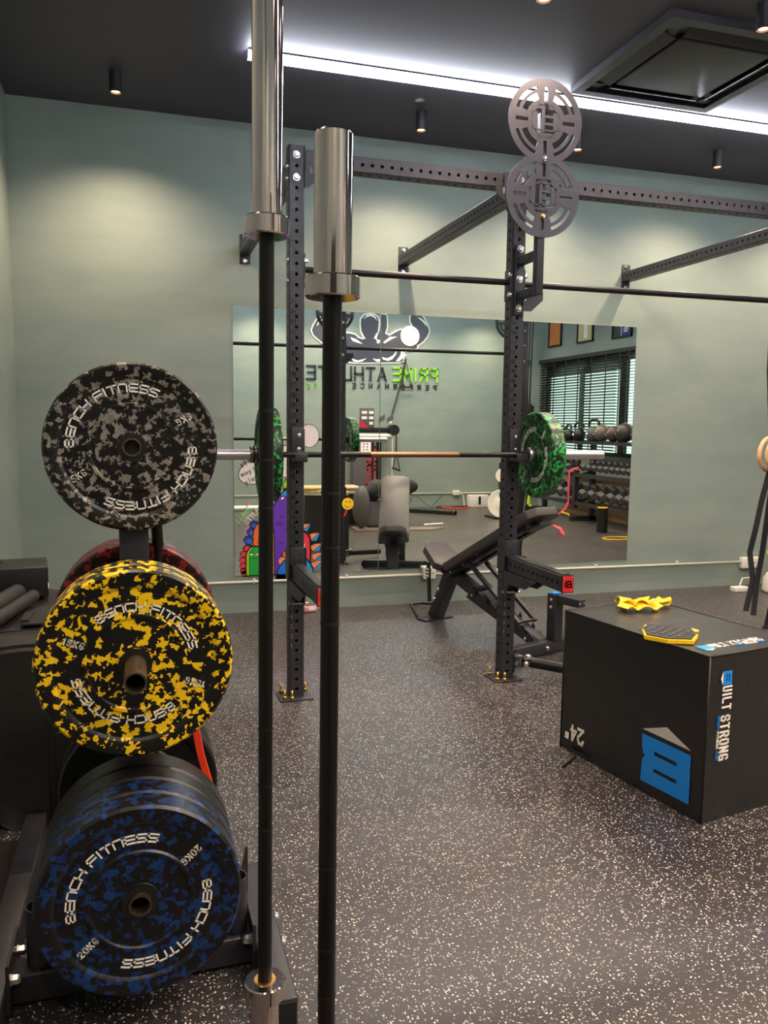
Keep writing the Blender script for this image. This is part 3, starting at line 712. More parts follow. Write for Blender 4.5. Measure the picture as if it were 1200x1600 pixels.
# landmine pivot on the second upright base
lm = thing('landmine_attachment', (W+.06, .02, .1), 'black landmine pivot tube low on the second rack post, behind the box', 'landmine attachment')
MB().box((W+.043, .0375, .10), (.010, .07, .13)).box((W+.065, .012, .125), (.05, .06, .008)).box((W+.065, .012, .075), (.05, .06, .008)).build('bracket', 'black', lm)
MB().cyl((W+.08, .0, .07), (W+.08, .0, .13), .013).build('pivot_pin', 'steel', lm)
MB().box((W+.115, -.018, .10), (.07, .055, .05), bev=.006).build('clevis', 'black', lm)
MB().pipe((W+.13, -.03, .098), (W+.50, -.285, .058), .030, .026).build('sleeve_tube', 'shaft', lm)
bolt(lm, (W+.115, -.018, .125), Z3, .016); bolt(lm, (W+.09, -.047, .095), -Y3, .013); bolt(lm, (W+.142, .012, .105), V(.5, .6, .3), .016, m='dark')

# ball target on stand-off bracket
tg = thing('ball_target', (W, -.02, 2.05), 'grey double round steel target on a bracket above the second rack post', 'target')
MB().box((W+.002, -.009, 2.143), (.055, .008, .36), bev=.002).build('mount_plate', 'black', tg)
for z in (2.298, 2.147, 1.997): bolt(tg, (W+.002, -.013, z), -Y3, .0145)
MB().box((W+.002, -.215, 2.47), (.04, .04, .86), bev=.003).build('post', 'black', tg)
for z in (2.235, 2.06): MB().box((W+.002, -.104, z), (.04, .185, .04), bev=.003).build('stand_off_arm', 'black', tg)
MB().prism([(0, 1.985), (.05, 1.985), (.115, 2.045), (.115, 2.085), (.02, 2.085), (.02, 2.04), (0, 2.03)], (W+.02, -.016, 0), X3, Z3, .006).build('corner_gusset', 'black', tg)
def target_plate():
    # two rings of one plate with concentric slots cut through, built as a grid of ring sectors
    mb = MB(); t = .006; y = -.239; R = .197
    cs = [(W+.0, 2.505), (W+.002, 2.853)]
    def sect(c, r0, r1, a0, a1, n=10):
        k = max(2, int(abs(a1-a0)/(2*PI)*n*8)); cx, cz = c
        pts = [(cx+r1*math.cos(a0+(a1-a0)*i/k), cz+r1*math.sin(a0+(a1-a0)*i/k)) for i in range(k+1)]
        pts += [(cx+r0*math.cos(a1+(a0-a1)*i/k), cz+r0*math.sin(a1+(a0-a1)*i/k)) for i in range(k+1)]
        for i in range(k):
            mb.prism([pts[i], pts[i+1], pts[2*k-i], pts[2*k+1-i]], (0, y, 0), X3, Z3, t)
    d = math.radians
    for ci, c in enumerate(cs):
        y = -.239-.0006*ci
        sect(c, .166, R, 0, 2*PI)
        for q in range(4):
            m0 = q*90
            sect(c, .134, .150, d(m0+3.5), d(m0+86.5))
            for e0, e1 in ((-18, -3.2), (3.2, 18)): sect(c, .150, .160, d(m0+e0), d(m0+e1))
            sect(c, .160, .166, d(m0-18), d(m0+18))
            for e0, e1 in ((-21, -4.2), (4.2, 21)): sect(c, .104, .134, d(m0+e0), d(m0+e1))
            sect(c, .090, .105, d(m0+5), d(m0+85))
        # central disc with the emblem window cut out
        sect(c, .072, .091, 0, 2*PI)
        cx, cz = c
        for sx in (-1, 1): mb.box((cx+sx*.058, y-.003, cz), (.030, t, .080))
        mb.box((cx, y-.003, cz+.066), (.08, t, .022)); mb.box((cx, y-.003, cz-.066), (.08, t, .022))
        mb.box((cx-.012, y-.003, cz+.004), (.014, t, .112))
        for dz in (.022, -.012): mb.box((cx+.020, y-.003, cz+dz), (.052, t, .012))
        mb.box((cx, y-.003, cz-.042), (.09, t, .008))
    o = mb.build('target_plate', 'grey', tg)
    for z in (2.408, 2.68, 2.94): bolt(tg, (W+.002, -.245, z), -Y3, .009, m='brass' if z == 2.408 else 'zinc')
target_plate()
dup(tg, (W3, -.02, 2.05), 'second round steel target, on the far right rack post, seen as arc in mirror')

# J-cups
def jcup(ux, label):
    r = thing('barbell_hook', (ux, -.03, 1.2), label, 'barbell hook', 'barbell hooks on the rack')
    mb = MB(); mb.box((ux+.004, -.0065, 1.285), (.062, .008, .17), bev=.002)
    mb.box((ux+.036, .03, 1.285), (.008, .07, .15), bev=.002); mb.build('back_plate', 'black', r)
    MB().box((ux+.004, -.052, 1.2085), (.062, .09, .014), bev=.003).box((ux+.004, -.098, 1.224), (.062, .01, .04), bev=.003).build('cradle', 'black', r)
    MB().box((ux+.004, -.0535, 1.218), (.056, .078, .006), bev=.002).build('liner', 'grey', r)
    for z in (1.33, 1.262): bolt(r, (ux+.010, -.0105, z), -Y3, .0085, L=.005)
jcup(0, 'black barbell hook on the first rack post, behind the leaning bars'); jcup(W, 'black barbell hook on the second rack post, beside the green plate')

# spotter arms
def spotter(ux, label):
    r = thing('spotter_arm', (ux, -.3, .55), label, 'spotter arm', 'spotter arms on the rack')
    perf(MB(), (ux+.002, -.006, .652), -Y3, X3, Z3, .60, .06, .060, .080, faces=(1, 3)).build('arm', 'black', r)
    MB().box((ux+.002, -.31, .695), (.048, .56, .006), bev=.002).build('top_pad', 'dark', r)
    MB().box((ux+.002, -.008, .73), (.076, .010, .09), bev=.002).box((ux-.0415, .028, .69), (.006, .082, .16)).box((ux+.0455, .028, .69), (.006, .082, .16)).build('wrap_bracket', 'black', r)
    MB().lathe([(.018, 0), (.018, .002), (.014, .002), (.014, 0)], (ux+.008, -.013, .735), -Y3, 24, close=True).build('bracket_ring', 'grey', r)
    for s in (-.034, .034):
        MB().prism([(0, .49), (.03, .49), (.05, .545), (.25, .555), (.36, .612), (0, .612)], (ux+.002+s, -.003, 0), -Y3, Z3, .005).build('gusset', 'black', r)
    MB().box((ux+.002, -.6085, .652), (.062, .005, .084)).build('end_frame', 'dark', r)
    MB().box((ux+.002, -.612, .652), (.054, .004, .076)).build('red_end_cap', 'red', r)
    mb = MB(); mb.box((ux-.010, -.6142, .652), (.010, .0012, .034)); put_text(mb, 'B', (ux+.001, -.6142, .638), X3, Z3, .028, .62, 0, .007, SQ, t=.0006); mb.build('maker_emblem', 'num', r)
    for sx in (-.020, .024):
        for z in (.620, .684): MB().lathe([(.004, 0), (.003, .002), (.0001, .002)], (ux+sx, -.614, z), -Y3, 10).build('rivet', 'zinc', r)
    mb = MB(); mb.cyl((ux+.002-.045, -.004, .492), (ux+.060, -.008, .490), .005); mb.lathe([(.012, -.002), (.012, .002), (.009, .002), (.009, -.002)], (ux-.03, -.012, .497), -Y3, 18, close=True)
    mb.build('locking_pin', 'steel', r)
spotter(0, 'black spotter arm on the first rack post, mostly hidden by the dark bar'); spotter(W, 'black spotter arm on the second rack post, its red end cap facing forward')

# ------------------------------------------------------------------ bumper plates
def plate(c, fm, t, kg, rot, name, label, group=None, tscale=1.0, text=True, R=.225, hubm='hub', Rt=.158, flip=1, th=.021):
    """bumper plate, axis along Y; front face at c.y (facing -Y when flip=1)"""
    cx, cy, cz = c; n = -Y3*flip
    r = thing(name, (cx, cy, cz), label, 'weight plate', group)
    mid = V(cx, cy, cz)-n*(t/2); h = t/2
    pr = [(.0265, h-.002), (.042, h-.002), (.044, h-.006), (.106, h-.006), (.110, h-.0025), (.117, h-.0025), (.121, h-.007), (.180, h-.007), (.186, h-.002), (.190, h), (R-.006, h), (R, h-.007)]
    MB().lathe(pr+[(a, -b) for a, b in reversed(pr)], mid, n, 96, close=True).build('rubber_disc', fm, r)
    MB().lathe([(.0258, h+.0005), (.038, h+.0005), (.038, h-.006), (.0258, h-.006)], mid, n, 40, close=True).build('steel_hub', hubm, r)
    if text:
        ex = X3*flip; o = mid+n*(h-.0072)
        a = math.radians(rot)
        for k in (0, PI):
            mb = MB()
            arc_text(mb, 'BENCH FITNESS', o, ex, Z3, Rt, a+math.radians(58)+k, math.radians(116), th, th*.225, .0012, SQ, 1.2)
            mb.build('maker_lettering', 'print', r); mb = MB()
            # weight, running along the radius
            rad = a+math.radians(90)+k
            u = ex*-math.cos(rad)-Z3*math.sin(rad); v = n.cross(u)
            put_text(mb, kg, o-u*(max(Rt, .149)+.5*len(kg)*th*.62), u, v, th*.80, .58, th*.34, th*.17, RO, .0012)
            mb.build('weight_lettering', 'print', r)
    return r
TX = -.76
plate((TX, -1.655, 1.317), 'f_grey', .030, '5KG', 122, 'bumper_plate', 'small-flecked black and grey 5 kg bumper plate at top of the tree', None, Rt=.158, th=.0195)
plate((TX, -1.990, .819), 'f_yellow', .075, '15KG', 70, 'bumper_plate', 'yellow flecked black 15 kg bumper plate facing the camera', None, Rt=.136, th=.0175)
plate((TX, -1.912, .819), 'f_yellow', .075, '15KG', 20, 'bumper_plate', 'second yellow flecked bumper plate, hidden behind the front yellow one', None, text=False)
plate((TX, -2.137, .315), 'f_blue', .073, '20KG', 132, 'bumper_plate', 'blue flecked black 20 kg bumper plate facing the camera, bottom of the tree', None, Rt=.148, th=.0175)
plate((TX, -2.062, .315), 'f_blue', .073, '20KG', 60, 'bumper_plate', 'blue flecked bumper plate right behind the front blue one', None, text=False)
plate((TX, -1.987, .315), 'rubber', .070, '', 0, 'bumper_plate', 'plain black bumper plate right behind the two blue flecked ones', None, text=False)
plate((TX, -1.915, .315), 'rubber', .085, '', 0, 'bumper_plate', 'plain thick black bumper plate between the blue plates and the post', None, text=False)
plate((TX, -1.545, .819), 'f_red', .075, '', 0, 'bumper_plate', 'red flecked bumper plate nearest the post, behind the yellow plates', None, text=False)
plate((TX, -1.468, .819), 'f_red', .075, '', 0, 'bumper_plate', 'red flecked bumper plate further from the post, behind the yellow plates', None, text=False)
plate((TX+.0, -1.545, .315), 'rubber', .085, '', 0, 'bumper_plate', 'plain black bumper plate on the far lower peg, nearest the post', None, text=False)
plate((TX+.0, -1.455, .315), 'rubber', .085, '', 0, 'bumper_plate', 'plain black bumper plate on the far lower peg, outermost', None, text=False)

# ------------------------------------------------------------------ plate tree
tr = thing('plate_tree', (TX, -1.6, 0), 'black steel weight plate tree holding flecked bumper plates, left foreground', 'plate rack')
MB().box((TX, -1.585, .74), (.078, .075, 1.33), bev=.004).build('post', 'black', tr)
for z, y0, y1, nm in ((1.317, -1.69, -1.40, 0), (.819, -2.135, -1.30, 0), (.315, -2.150, -1.28, 0)):
    if z == 1.317:
        MB().pipe((TX, -1.622, z), (TX, y0+.028, z), .0248, .0205, 32).build('peg', 'rust', tr)
    else:
        MB().pipe((TX, -1.622, z), (TX, y0, z), .0248, .0205, 32).build('peg', 'rust', tr)
        MB().pipe((TX, -1.548, z), (TX, y1, z), .0248, .0205, 32).build('peg', 'rust', tr)
for x, lb in ((TX-.335, 0), (TX+.308, 0)):
    f = MB()
    mbf = MB().bar((x, -1.12 if x < TX else -1.62, .043), (x, -2.222, .043), .068, .072, bev=.006); o = mbf.build('foot_tube', 'black', tr)
    MB().box((x, -2.2235, .043), (.058, .004, .058), bev=.002).build('foot_cap', 'matte', o)
for y in (-1.94,):
    MB().box((TX-.013, y, .045), (.575, .072, .072), bev=.006).build('cross_tube', 'black', tr)
MB().box((TX, -1.58, .045), (.072, .64, .070), bev=.006).build('centre_tube', 'black', tr)
for x, s in ((TX-.297, 1), (TX+.270, -1)):
    MB().box((x, -1.935, .075), (.008, .16, .12)).build('end_plate', 'black', tr)
    for dy in (-.055, .055): bolt(tr, (x+s*.004, -1.935+dy, .085), V(s, 0, 0), .012, 'nut', 'zinc', .022)
for x in (TX+.343, TX-.370):
    s = 1 if x > TX else -1
    for dy in (-.055, .055): bolt(tr, (x, -1.935+dy, .06), V(s, 0, 0), .013)
MB().prism([(0, .08), (.16, .08), (.0, .26)], (TX+.268, -1.86, 0), Y3, Z3, .006).build('side_gusset', 'black', tr)
MB().pipe((TX+.232, -1.93, .081), (TX+.232, -1.93, .225), .031, .028, 28).build('bar_cup', 'black', tr)
MB().pipe((TX-.235, -1.93, .081), (TX-.235, -1.93, .225), .031, .028, 28).build('bar_cup', 'black', tr)
MB().cyl((TX+.055, -1.54, 1.25), (TX+.105, -1.51, .08), .016).build('brace_tube', 'shaft', tr)
tag(MB().sweep([(-.62, -1.745, .62), (-.600, -1.79, .50), (-.578, -1.82, .42), (-.56, -1.83, .33)], 0, flat=(.018, .006, (1, -.3, .3))).build('resistance_band', 'orange'), 'orange red band strip hanging between the yellow plates and black plates', 'resistance band')

# ------------------------------------------------------------------ standing barbells
def v_bar(x, y, tilt, rs, rsl, zl, zu, zt, z0, rc, label, upper_m='chrome'):
    r = thing('barbell', (x, y, 0), label, 'barbell')
    d = V(tilt[0], tilt[1], 1); P = lambda z: V(x, y, 0)+d*z
    MB().cyl(P(zl-.02), P(zu+.02), rs, seg=32).build('shaft', 'shaft', r)
    for z in (zl+.28, zl+.36, (zl+zu)/2-.18, (zl+zu)/2+.2, zu-.36, zu-.28): 
        if zl < z < zu: MB().pipe(P(z), P(z+.004), rs+.0004, rs-.001, 28).build('grip_ring', 'matte', r)
    ax = d.normalized()
    MB().lathe([(rs+.001, 0), (rc-.002, 0), (rc, .002), (rc, .028), (rc-.002, .030), (rsl, .030), (rsl, zt-zu-.003), (rsl-.003, zt-zu), (.0001, zt-zu)], P(zu), ax, 48).build('upper_sleeve', upper_m, r)
    MB().lathe([(rs+.001, 0), (rc-.002, 0), (rc, -.002), (rc, -.028), (rc-.002, -.030), (rsl, -.030), (rsl, -(zl-z0)), (.0001, -(zl-z0))], P(zl), ax, 48).build('lower_sleeve', upper_m, r)
    MB().lathe([(rs+.0005, 0), (rs+.007, 0), (rs+.006, .0018), (rs+.0005, .0018)], P(zl), ax, 32, close=True).build('bushing', 'brass', r)
    return r

v_bar(-.5506, -2.584, (.0065, 0), .0124, .0246, .404, 1.682, 2.042, 0.0, .0362, 'tall barbell standing upright, chrome sleeve reaching the top edge of the photo')
v_bar(-.481, -2.77, (.004, 0), .0138, .0272, .215, 1.562, 1.789, 0.0, .0395, 'shorter thick barbell standing upright, the right and nearer of two')

# ------------------------------------------------------------------ barbell resting on the rack
BY, BZ = -.062, 1.2375
bb = thing('barbell', (.575, BY, BZ), 'barbell lying across the rack hooks with one green plate at each end', 'barbell')
MB().cyl((-.09, BY, BZ), (1.24, BY, BZ), .0142, seg=28).build('shaft', 'shaft', bb)
MB().cyl((.36, BY, BZ), (.83, BY, BZ), .01435, seg=28).build('worn_middle_grip', 'bronze', bb)
for x in (.04, .2, .95, 1.11): MB().pipe((x, BY, BZ), (x+.004, BY, BZ), .0147, .013, 24).build('grip_ring', 'matte', bb)
for s, x in ((1, 1.222), (-1, -.082)):
    MB().lathe([(.015, 0), (.037, 0), (.039, .003), (.039, .027), (.037, .030), (.025, .030), (.025, .448), (.022, .452), (.0001, .452)], (x, BY, BZ), V(s, 0, 0), 40).build('sleeve', 'steel', bb)
def xplate(x, s, label):
    r = plate((0, 0, 0), 'f_green', .075, '10KG', 140, 'bumper_plate', label, 'green flecked plates on the rack barbell', Rt=.135, th=.019)
    r.location = (x, BY, BZ); r.rotation_euler = (0, 0, PI/2 if s < 0 else -PI/2)
    return r
p1 = xplate(1.2525, 1, 'green flecked black bumper plate on the right end of the rack barbell')
p2 = xplate(-.1125, -1, 'green flecked black bumper plate seen edge on at the left end of the rack barbell')
cl = thing('barbell_collar', (-.205, BY, BZ), 'black spring collar on the left sleeve of the rack barbell', 'collar')
MB().pipe((-.235, BY, BZ), (-.189, BY, BZ), .040, .0255, 28).build('ring', 'dark', cl)
MB().box((-.212, BY-.046, BZ), (.035, .02, .03), bev=.003).build('lever', 'dark', cl)
for x in (-.230, -.212, -.196): MB().pipe((x-.002, BY, BZ), (x+.002, BY, BZ), .0412, .0395, 28).build('bright_stripe', 'steel', cl)

# ------------------------------------------------------------------ incline bench
F0 = V(1.265, 1.47, 0); A = V(.32, -.947, 0).normalized(); Pp = V(-A.y, A.x, 0)   # A: seat end -> head end, Pp: sideways
def BP(s, o, z): return F0+A*s+Pp*o+Z3*z
bn = thing('weight_bench', F0+A*.55, 'black adjustable incline bench standing beside the rack in front of the mirror', 'bench')
bn.location.z = 0
def slab(s0, z0, s1, z1, hw0, hw1, t, ch, name, m, par, chend=True):
    """padded board along the bench axis from (s0,z0) to (s1,z1) (top surface), chamfered corners at both ends"""
    d = (A*(s1-s0)+Z3*(z1-z0)); L = d.length; d.normalize(); n = d.cross(Pp).normalized()
    if n.z < 0: n = -n
    o = BP(s0, 0, z0)
    pts = [(0, -hw0+ch), (ch*.8, -hw0), (L-ch*1.0, -hw1), (L, -hw1+ch), (L, hw1-ch), (L-ch*1.0, hw1), (ch*.8, hw0), (0, hw0-ch)]
    bm = bmesh.new(); vs = [bm.verts.new(o+d*a+Pp*b) for a, b in pts]; f = bm.faces.new(vs)
    r = bmesh.ops.extrude_face_region(bm, geom=[f]); nv = [e for e in r['geom'] if isinstance(e, bmesh.types.BMVert)]
    for v in nv: v.co -= n*t
    bmesh.ops.recalc_face_normals(bm, faces=bm.faces)
    bmesh.ops.bevel(bm, geom=list(bm.edges), offset=.006, segments=3, profile=.5, affect='EDGES')
    bm.verts.ensure_lookup_table(); mb = MB(); mb.add([v.co.copy() for v in bm.verts], [tuple(v.index for v in q.verts) for q in bm.faces], True); bm.free()
    return mb.build(name, m, par)
slab(.245, .428, 1.085, .905, .135, .135, .055, .05, 'backrest', 'pad', bn)
slab(.235, .425, .015, .560, .135, .105, .055, .045, 'seat', 'pad', bn)
for o in (-.05, .05): MB().bar(BP(.25, o, .352), BP(1.0, o, .778), .03, .05, up=Pp).build('backrest_rail', 'black', bn)
MB().bar(BP(.96, 0, .740), BP(1.10, 0, .806), .012, .12, up=Pp).build('head_plate', 'black', bn)
for o in (-.045, .045): MB().bar(BP(.21, o, .375), BP(.05, o, .475), .03, .045, up=Pp).build('seat_rail', 'black', bn)
MB().bar(BP(.235, 0, .375), BP(.055, 0, .012), .085, .085, up=Pp, bev=.005).build('front_leg', 'black', bn)
MB().box(BP(.05, 0, .006), (.25, .11, .012), (Pp, A, Z3)).build('foot_plate', 'black', bn)
mb = MB(); mb.sweep([BP(-.03, -.10, .012), BP(-.11, -.10, .085), BP(-.11, .0, .085), BP(-.03, .06, .085)], .011, 10); mb.build('carry_handle', 'black', bn)
MB().bar(BP(.02, -.045, .41), BP(.04, -.045, .13), .02, .02, up=Pp).box(BP(.03, -.055, .34), (.012, .05, .07), (Pp, A, Z3)).build('seat_adjuster', 'black', bn)
mb = MB()
for a_, b_ in ((-.014, -.011), (.010, .011)):
    for z in (.318, .342, .366): mb.box(BP(.03+a_, -.0625, z), (.003, .018, .014), (Pp, A, Z3))
mb.build('white_setting_label', 'print', bn)
# ladder beam with notched side plates
MB().bar(BP(.24, 0, .370), BP(1.10, 0, .045), .075, .075, up=Pp, bev=.005).build('ladder_beam', 'black', bn)
for o in (-.047, .042):
    pts = [(.44, .235)]
    for i in range(5):
        s = .50+i*.115; z = .312-i*.0435
        pts += [(s, z-.012), (s+.014, z+.022), (s+.030, z+.004), (s+.024, z-.040), (s+.046, z-.052), (s+.068, z-.020)]
    pts += [(1.10, .075), (1.07, .035)]
    MB().prism([(a, b) for a, b in pts], BP(0, o, 0), A, Z3, .006).build('notched_plate', 'black', bn)
for o in (-.075, .07):
    MB().bar(BP(.50, o, .47), BP(.965, o, .165), .024, .024, up=Pp).build('support_strut', 'black', bn)
MB().cyl(BP(.48, -.085, .480), BP(.48, .085, .480), .011).cyl(BP(.955, -.085, .170), BP(.955, .085, .170), .011).build('strut_pins', 'black', bn)
MB().cyl(BP(.62, -.14, .33), BP(.62, .0, .33), .019).build('adjust_grip', 'dark', bn)
MB().bar(BP(1.12, -.29, .045), BP(1.12, .29, .045), .07, .07, bev=.004).build('rear_cross_tube', 'black', bn)
for o in (-.285, .285): MB().cyl(BP(1.09, o, .040), BP(1.15, o, .040), .040).build('rubber_wheel', 'dark', bn)
MB().box(BP(1.13, .065, .225), (.07, .07, .29), (Pp, A, Z3), bev=.004).build('rear_post', 'black', bn)
MB().bar(BP(1.10, .065, .345), BP(1.34, .065, .345), .06, .05, bev=.004).build('rear_arm', 'black', bn)
MB().box(BP(1.125, .065, .3735), (.055, .05, .004), (Pp, A, Z3)).build('blue_white_sticker', 'blue', bn)
for s, z in ((.10, .17), (.14, .245)): bolt(bn, BP(s-.0, -.046, z-.01), -Pp, .012)
for s, z in ((.30, .40), (.42, .47), (.50, .27), (.56, .555), (1.0, .085)): bolt(bn, BP(s, -.066 if z > .3 else -.048, z-.012), -Pp, .010)
for z in (.29, .335): bolt(bn, BP(1.13, .030, z), -Pp, .010)
for o in (-.02, .15): bolt(bn, BP(1.155, o, .045), A, .012)
for o in (.045, .085): bolt(bn, BP(1.34, o, .345), A, .006, L=.004)
tag(MB().sweep([BP(1.10, .05, .79), BP(1.15, .06, .775), BP(1.17, .07, .74), BP(1.14, .05, .735)], 0, flat=(.03, .004, Pp)).build('resistance_band', 'pink'), 'short coral band end poking out under the bench head', 'resistance band')
tag(MB().prism([(0, .0), (.012, .10), (.03, .0), (.035, -.03), (.01, -.055), (-.02, -.06), (-.03, -.045), (.0, -.03)], (3.14, .24, .62), V(-.95, .3, 0), Z3, .012).build('neon_strap', mat('neon_yellow_green', (206, 238, 30), .5)), 'neon yellow green strap end seen in the mirror just below the green plate', 'strap')
tag(MB().sweep([(1.50, .95, .62), (1.46, .9, .40), (1.52, .75, .18), (1.62, .62, .012)], 0, flat=(.03, .003, (1, .3, 0))).build('webbing_strap', 'blackband'), 'black webbing strap trailing from the bench to the floor, seen in the mirror', 'strap') if False else None

# ------------------------------------------------------------------ padded plyo box
psi = .17; U = V(math.cos(psi), math.sin(psi), 0); Vv = V(-U.y, U.x, 0); O = V(1.124, -1.663, 0); BA, BB, BH = .768, .492, .604
bx = thing('plyometric_box', O+U*(BB/2)+Vv*(BA/2), 'big black soft plyometric box with blue emblem and 24 inch marking', 'plyo box')
bm = bmesh.new(); bmesh.ops.create_cube(bm, size=1)
bmesh.ops.subdivide_edges(bm, edges=bm.edges, cuts=11, use_grid_fill=True)
random.seed(3)
for v in bm.verts:
    c = v.co.copy(); p_ = c*2
    bul = (1-min(1, abs(p_.x))**4)*(1-abs(p_.y)**4) if abs(p_.z) > .99 else ((1-abs(p_.y)**4)*(1-abs(p_.z)**4) if abs(p_.x) > .99 else (1-abs(p_.x)**4)*(1-abs(p_.z)**4))
    q = V(c.x*BB, c.y*BA, (c.z+.5)*BH)
    wv = .0016*(math.sin(14*(c.y*1.2-c.z)+2*c.x)+.7*math.sin(23*(c.y+c.z*.8)+1.3))*bul
    nrm = V(round(p_.x) if abs(p_.x) > .99 else 0, round(p_.y) if abs(p_.y) > .99 else 0, round(p_.z) if abs(p_.z) > .99 else 0)
    v.co = q+nrm*wv*(1 if nrm.z > -1 and abs(nrm.x)+abs(nrm.y)+abs(nrm.z) == 1 else 0)
vs = [O+U*(v.co.x+BB/2)+Vv*(v.co.y+BA/2)+Z3*v.co.z for v in bm.verts]; mb = MB(); mb.add(vs, [tuple(v.index for v in f.verts) for f in bm.faces], True); bm.free()
mb.build('padded_cover', 'boxtop', bx)
mb = MB()
E_ = lambda a, b, c: O+U*a+Vv*b+Z3*c
for p0, p1 in (((0, 0, BH), (BB, 0, BH)), ((0, 0, BH), (0, BA, BH)), ((0, BA, BH), (BB, BA, BH)), ((BB, 0, BH), (BB, BA, BH)), ((0, 0, 0), (0, 0, BH)), ((0, BA, 0), (0, BA, BH)), ((BB, 0, 0), (BB, 0, BH))):
    mb.cyl(E_(*p0), E_(*p1), .0035, seg=8)
mb.build('seam_piping', 'dark', bx)
# left face prints: plane through O, u axis = -Vv (towards the near corner)
uL = -Vv; oL = E_(-.0035, 0, 0)
def onL(pts, name, m, t=.0012, lift=0): return MB().prism([(-a, b) for a, b in pts], oL-U*lift, uL, Z3, t).build(name, m, bx)
def onLn(pts, name, m, lift=0): # normal must point to -U
    mb = MB(); P = [(-a, b) for a, b in pts]; n = uL.cross(Z3)
    mb.prism(P, oL if n.dot(-U) > 0 else oL-U*(.0012), uL, Z3, .0012); return mb.build(name, m, bx)
onLn([(.291, .248), (.174, .293), (.061, .247)], 'grey_chevron', 'lite')
# blue emblem with two slots: built of strips
mb = MB()
for pg in ([(.290, .229), (.057, .230), (.057, .181), (.290, .181)][::1], [(.290, .181), (.227, .181), (.227, .166), (.284, .166)], [(.118, .181), (.057, .181), (.059, .174), (.056, .166), (.118, .166)],
           [(.284, .166), (.056, .166), (.056, .115), (.287, .115), (.286, .132), (.273, .147), (.283, .158)], [(.287, .115), (.227, .115), (.227, .100), (.288, .100)], [(.115, .115), (.056, .115), (.056, .100), (.115, .100)],
           [(.288, .100), (.056, .100), (.056, .049), (.290, .045)]):
    mb.prism([(-a, b) for a, b in pg], oL, uL, Z3, .0012)
mb.build('blue_emblem', 'blue', bx)
mb = MB(); put_text(mb, '24"', oL+Vv*.622+Z3*.118, Vv, -Z3, .060, .55, .016, .012, width=.108, t=.0012); mb.build('size_marking', 'print', bx)
# right face: plane with u along +U; text reads downwards
oR = E_(0, -.0035, 0)
def emblem_small(o, u, v, mb_b, mb_w, k=1.0):
    # small B emblem: u = reading direction, v = text up
    o, u, v = V(o), V(u), V(v)
    for pg in ([(0, 0), (.050, 0), (.050, .012), (0, .012)], [(0, .012), (.010, .012), (.010, .017), (0, .017)], [(.040, .012), (.050, .012), (.050, .017), (.040, .017)],
               [(0, .017), (.050, .017), (.050, .024), (0, .024)], [(0, .024), (.010, .024), (.010, .029), (0, .029)], [(.040, .024), (.050, .024), (.050, .029), (.040, .029)], [(0, .029), (.050, .029), (.050, .040), (0, .040)]):
        mb_b.prism([(a*k, b*k) for a, b in pg], o, u, v, .0012)
    mb_w.prism([(0, -.003*k), (.025*k, -.014*k), (.05*k, -.003*k)], o, u, v, .0012)
mbb, mbw = MB(), MB()
ur, vr = -Z3, U      # reading down, letter tops towards +U
emblem_small(oR+U*.068+Z3*.545, ur, vr, mbb, mbw)
put_text(mbw, 'UILT', oR+U*.069+Z3*.488, ur, vr, .040, .42, .0135, .0075, width=.080, t=.0012)
put_text(mbw, 'STRONG', oR+U*.067+Z3*.382, ur, vr, .040, .42, .0135, .0075, width=.158, t=.0012)
mq = MB(); put_text(mq, 'BENCH', oR+U*.049+Z3*.386, ur, vr, .009, .7, .0035, .002, width=.050, t=.0012); mq.build('web_lettering', 'blue', bx)
put_text(mbw, 'FITNESS', oR+U*.049+Z3*.329, ur, vr, .009, .7, .0035, .002, width=.060, t=.0012)
mq = MB(); put_text(mq, '.COM', oR+U*.049+Z3*.262, ur, vr, .009, .7, .0035, .002, width=.034, t=.0012); mq.build('web_lettering', 'blue', bx)
mbb.build('blue_emblem', 'blue', bx); mbw.build('white_print', 'print', bx)
# top face: reads along +U seen from the far side (mirrored towards us): letters upside-down
mbb, mbw = MB(), MB(); oT = E_(0, 0, BH+.0012)
ut, vt = -U, -Vv
emblem_small(oT+U*.100+Vv*.112, ut, vt, mbb, mbw) if False else None
for pg in ([(.050, .070), (.100, .070), (.100, .112), (.050, .112)],): mbb.prism(pg, oT, U, Vv, .0012)
mbw.prism([(.050, .067), (.100, .067), (.075, .055)], oT, U, Vv, .0012)
put_text(mbw, 'UILT', oT+U*.108+Vv*.074, U, Vv, .036, .42, .0135, .0075, width=.072, t=.0012)
put_text(mbw, 'STRONG', oT+U*.204+Vv*.076, U, Vv, .036, .42, .0135, .0075, width=.158, t=.0012)
mq = MB(); put_text(mq, 'BENCH', oT+U*.200+Vv*.062, U, Vv, .008, .7, .003, .002, width=.050, t=.0012); mq.build('web_lettering', 'blue', bx)
put_text(mbw, 'FITNESS', oT+U*.256+Vv*.062, U, Vv, .008, .7, .003, .002, width=.060, t=.0012)
mq = MB(); put_text(mq, '.COM', oT+U*.322+Vv*.062, U, Vv, .008, .7, .003, .002, width=.036, t=.0012); mq.build('web_lettering', 'blue', bx)
mbb.build('blue_emblem', 'blue', bx); mbw.build('white_print', 'print', bx)
mb = MB(); mb.sweep([E_(-.0, .70, .02), V(.985, -1.05, .012), V(.93, -1.085, .006), V(.884, -1.117, .004)], 0, flat=(.012, .003, (0, 0, 1))); mb.build('zip_cord', 'matte', bx)

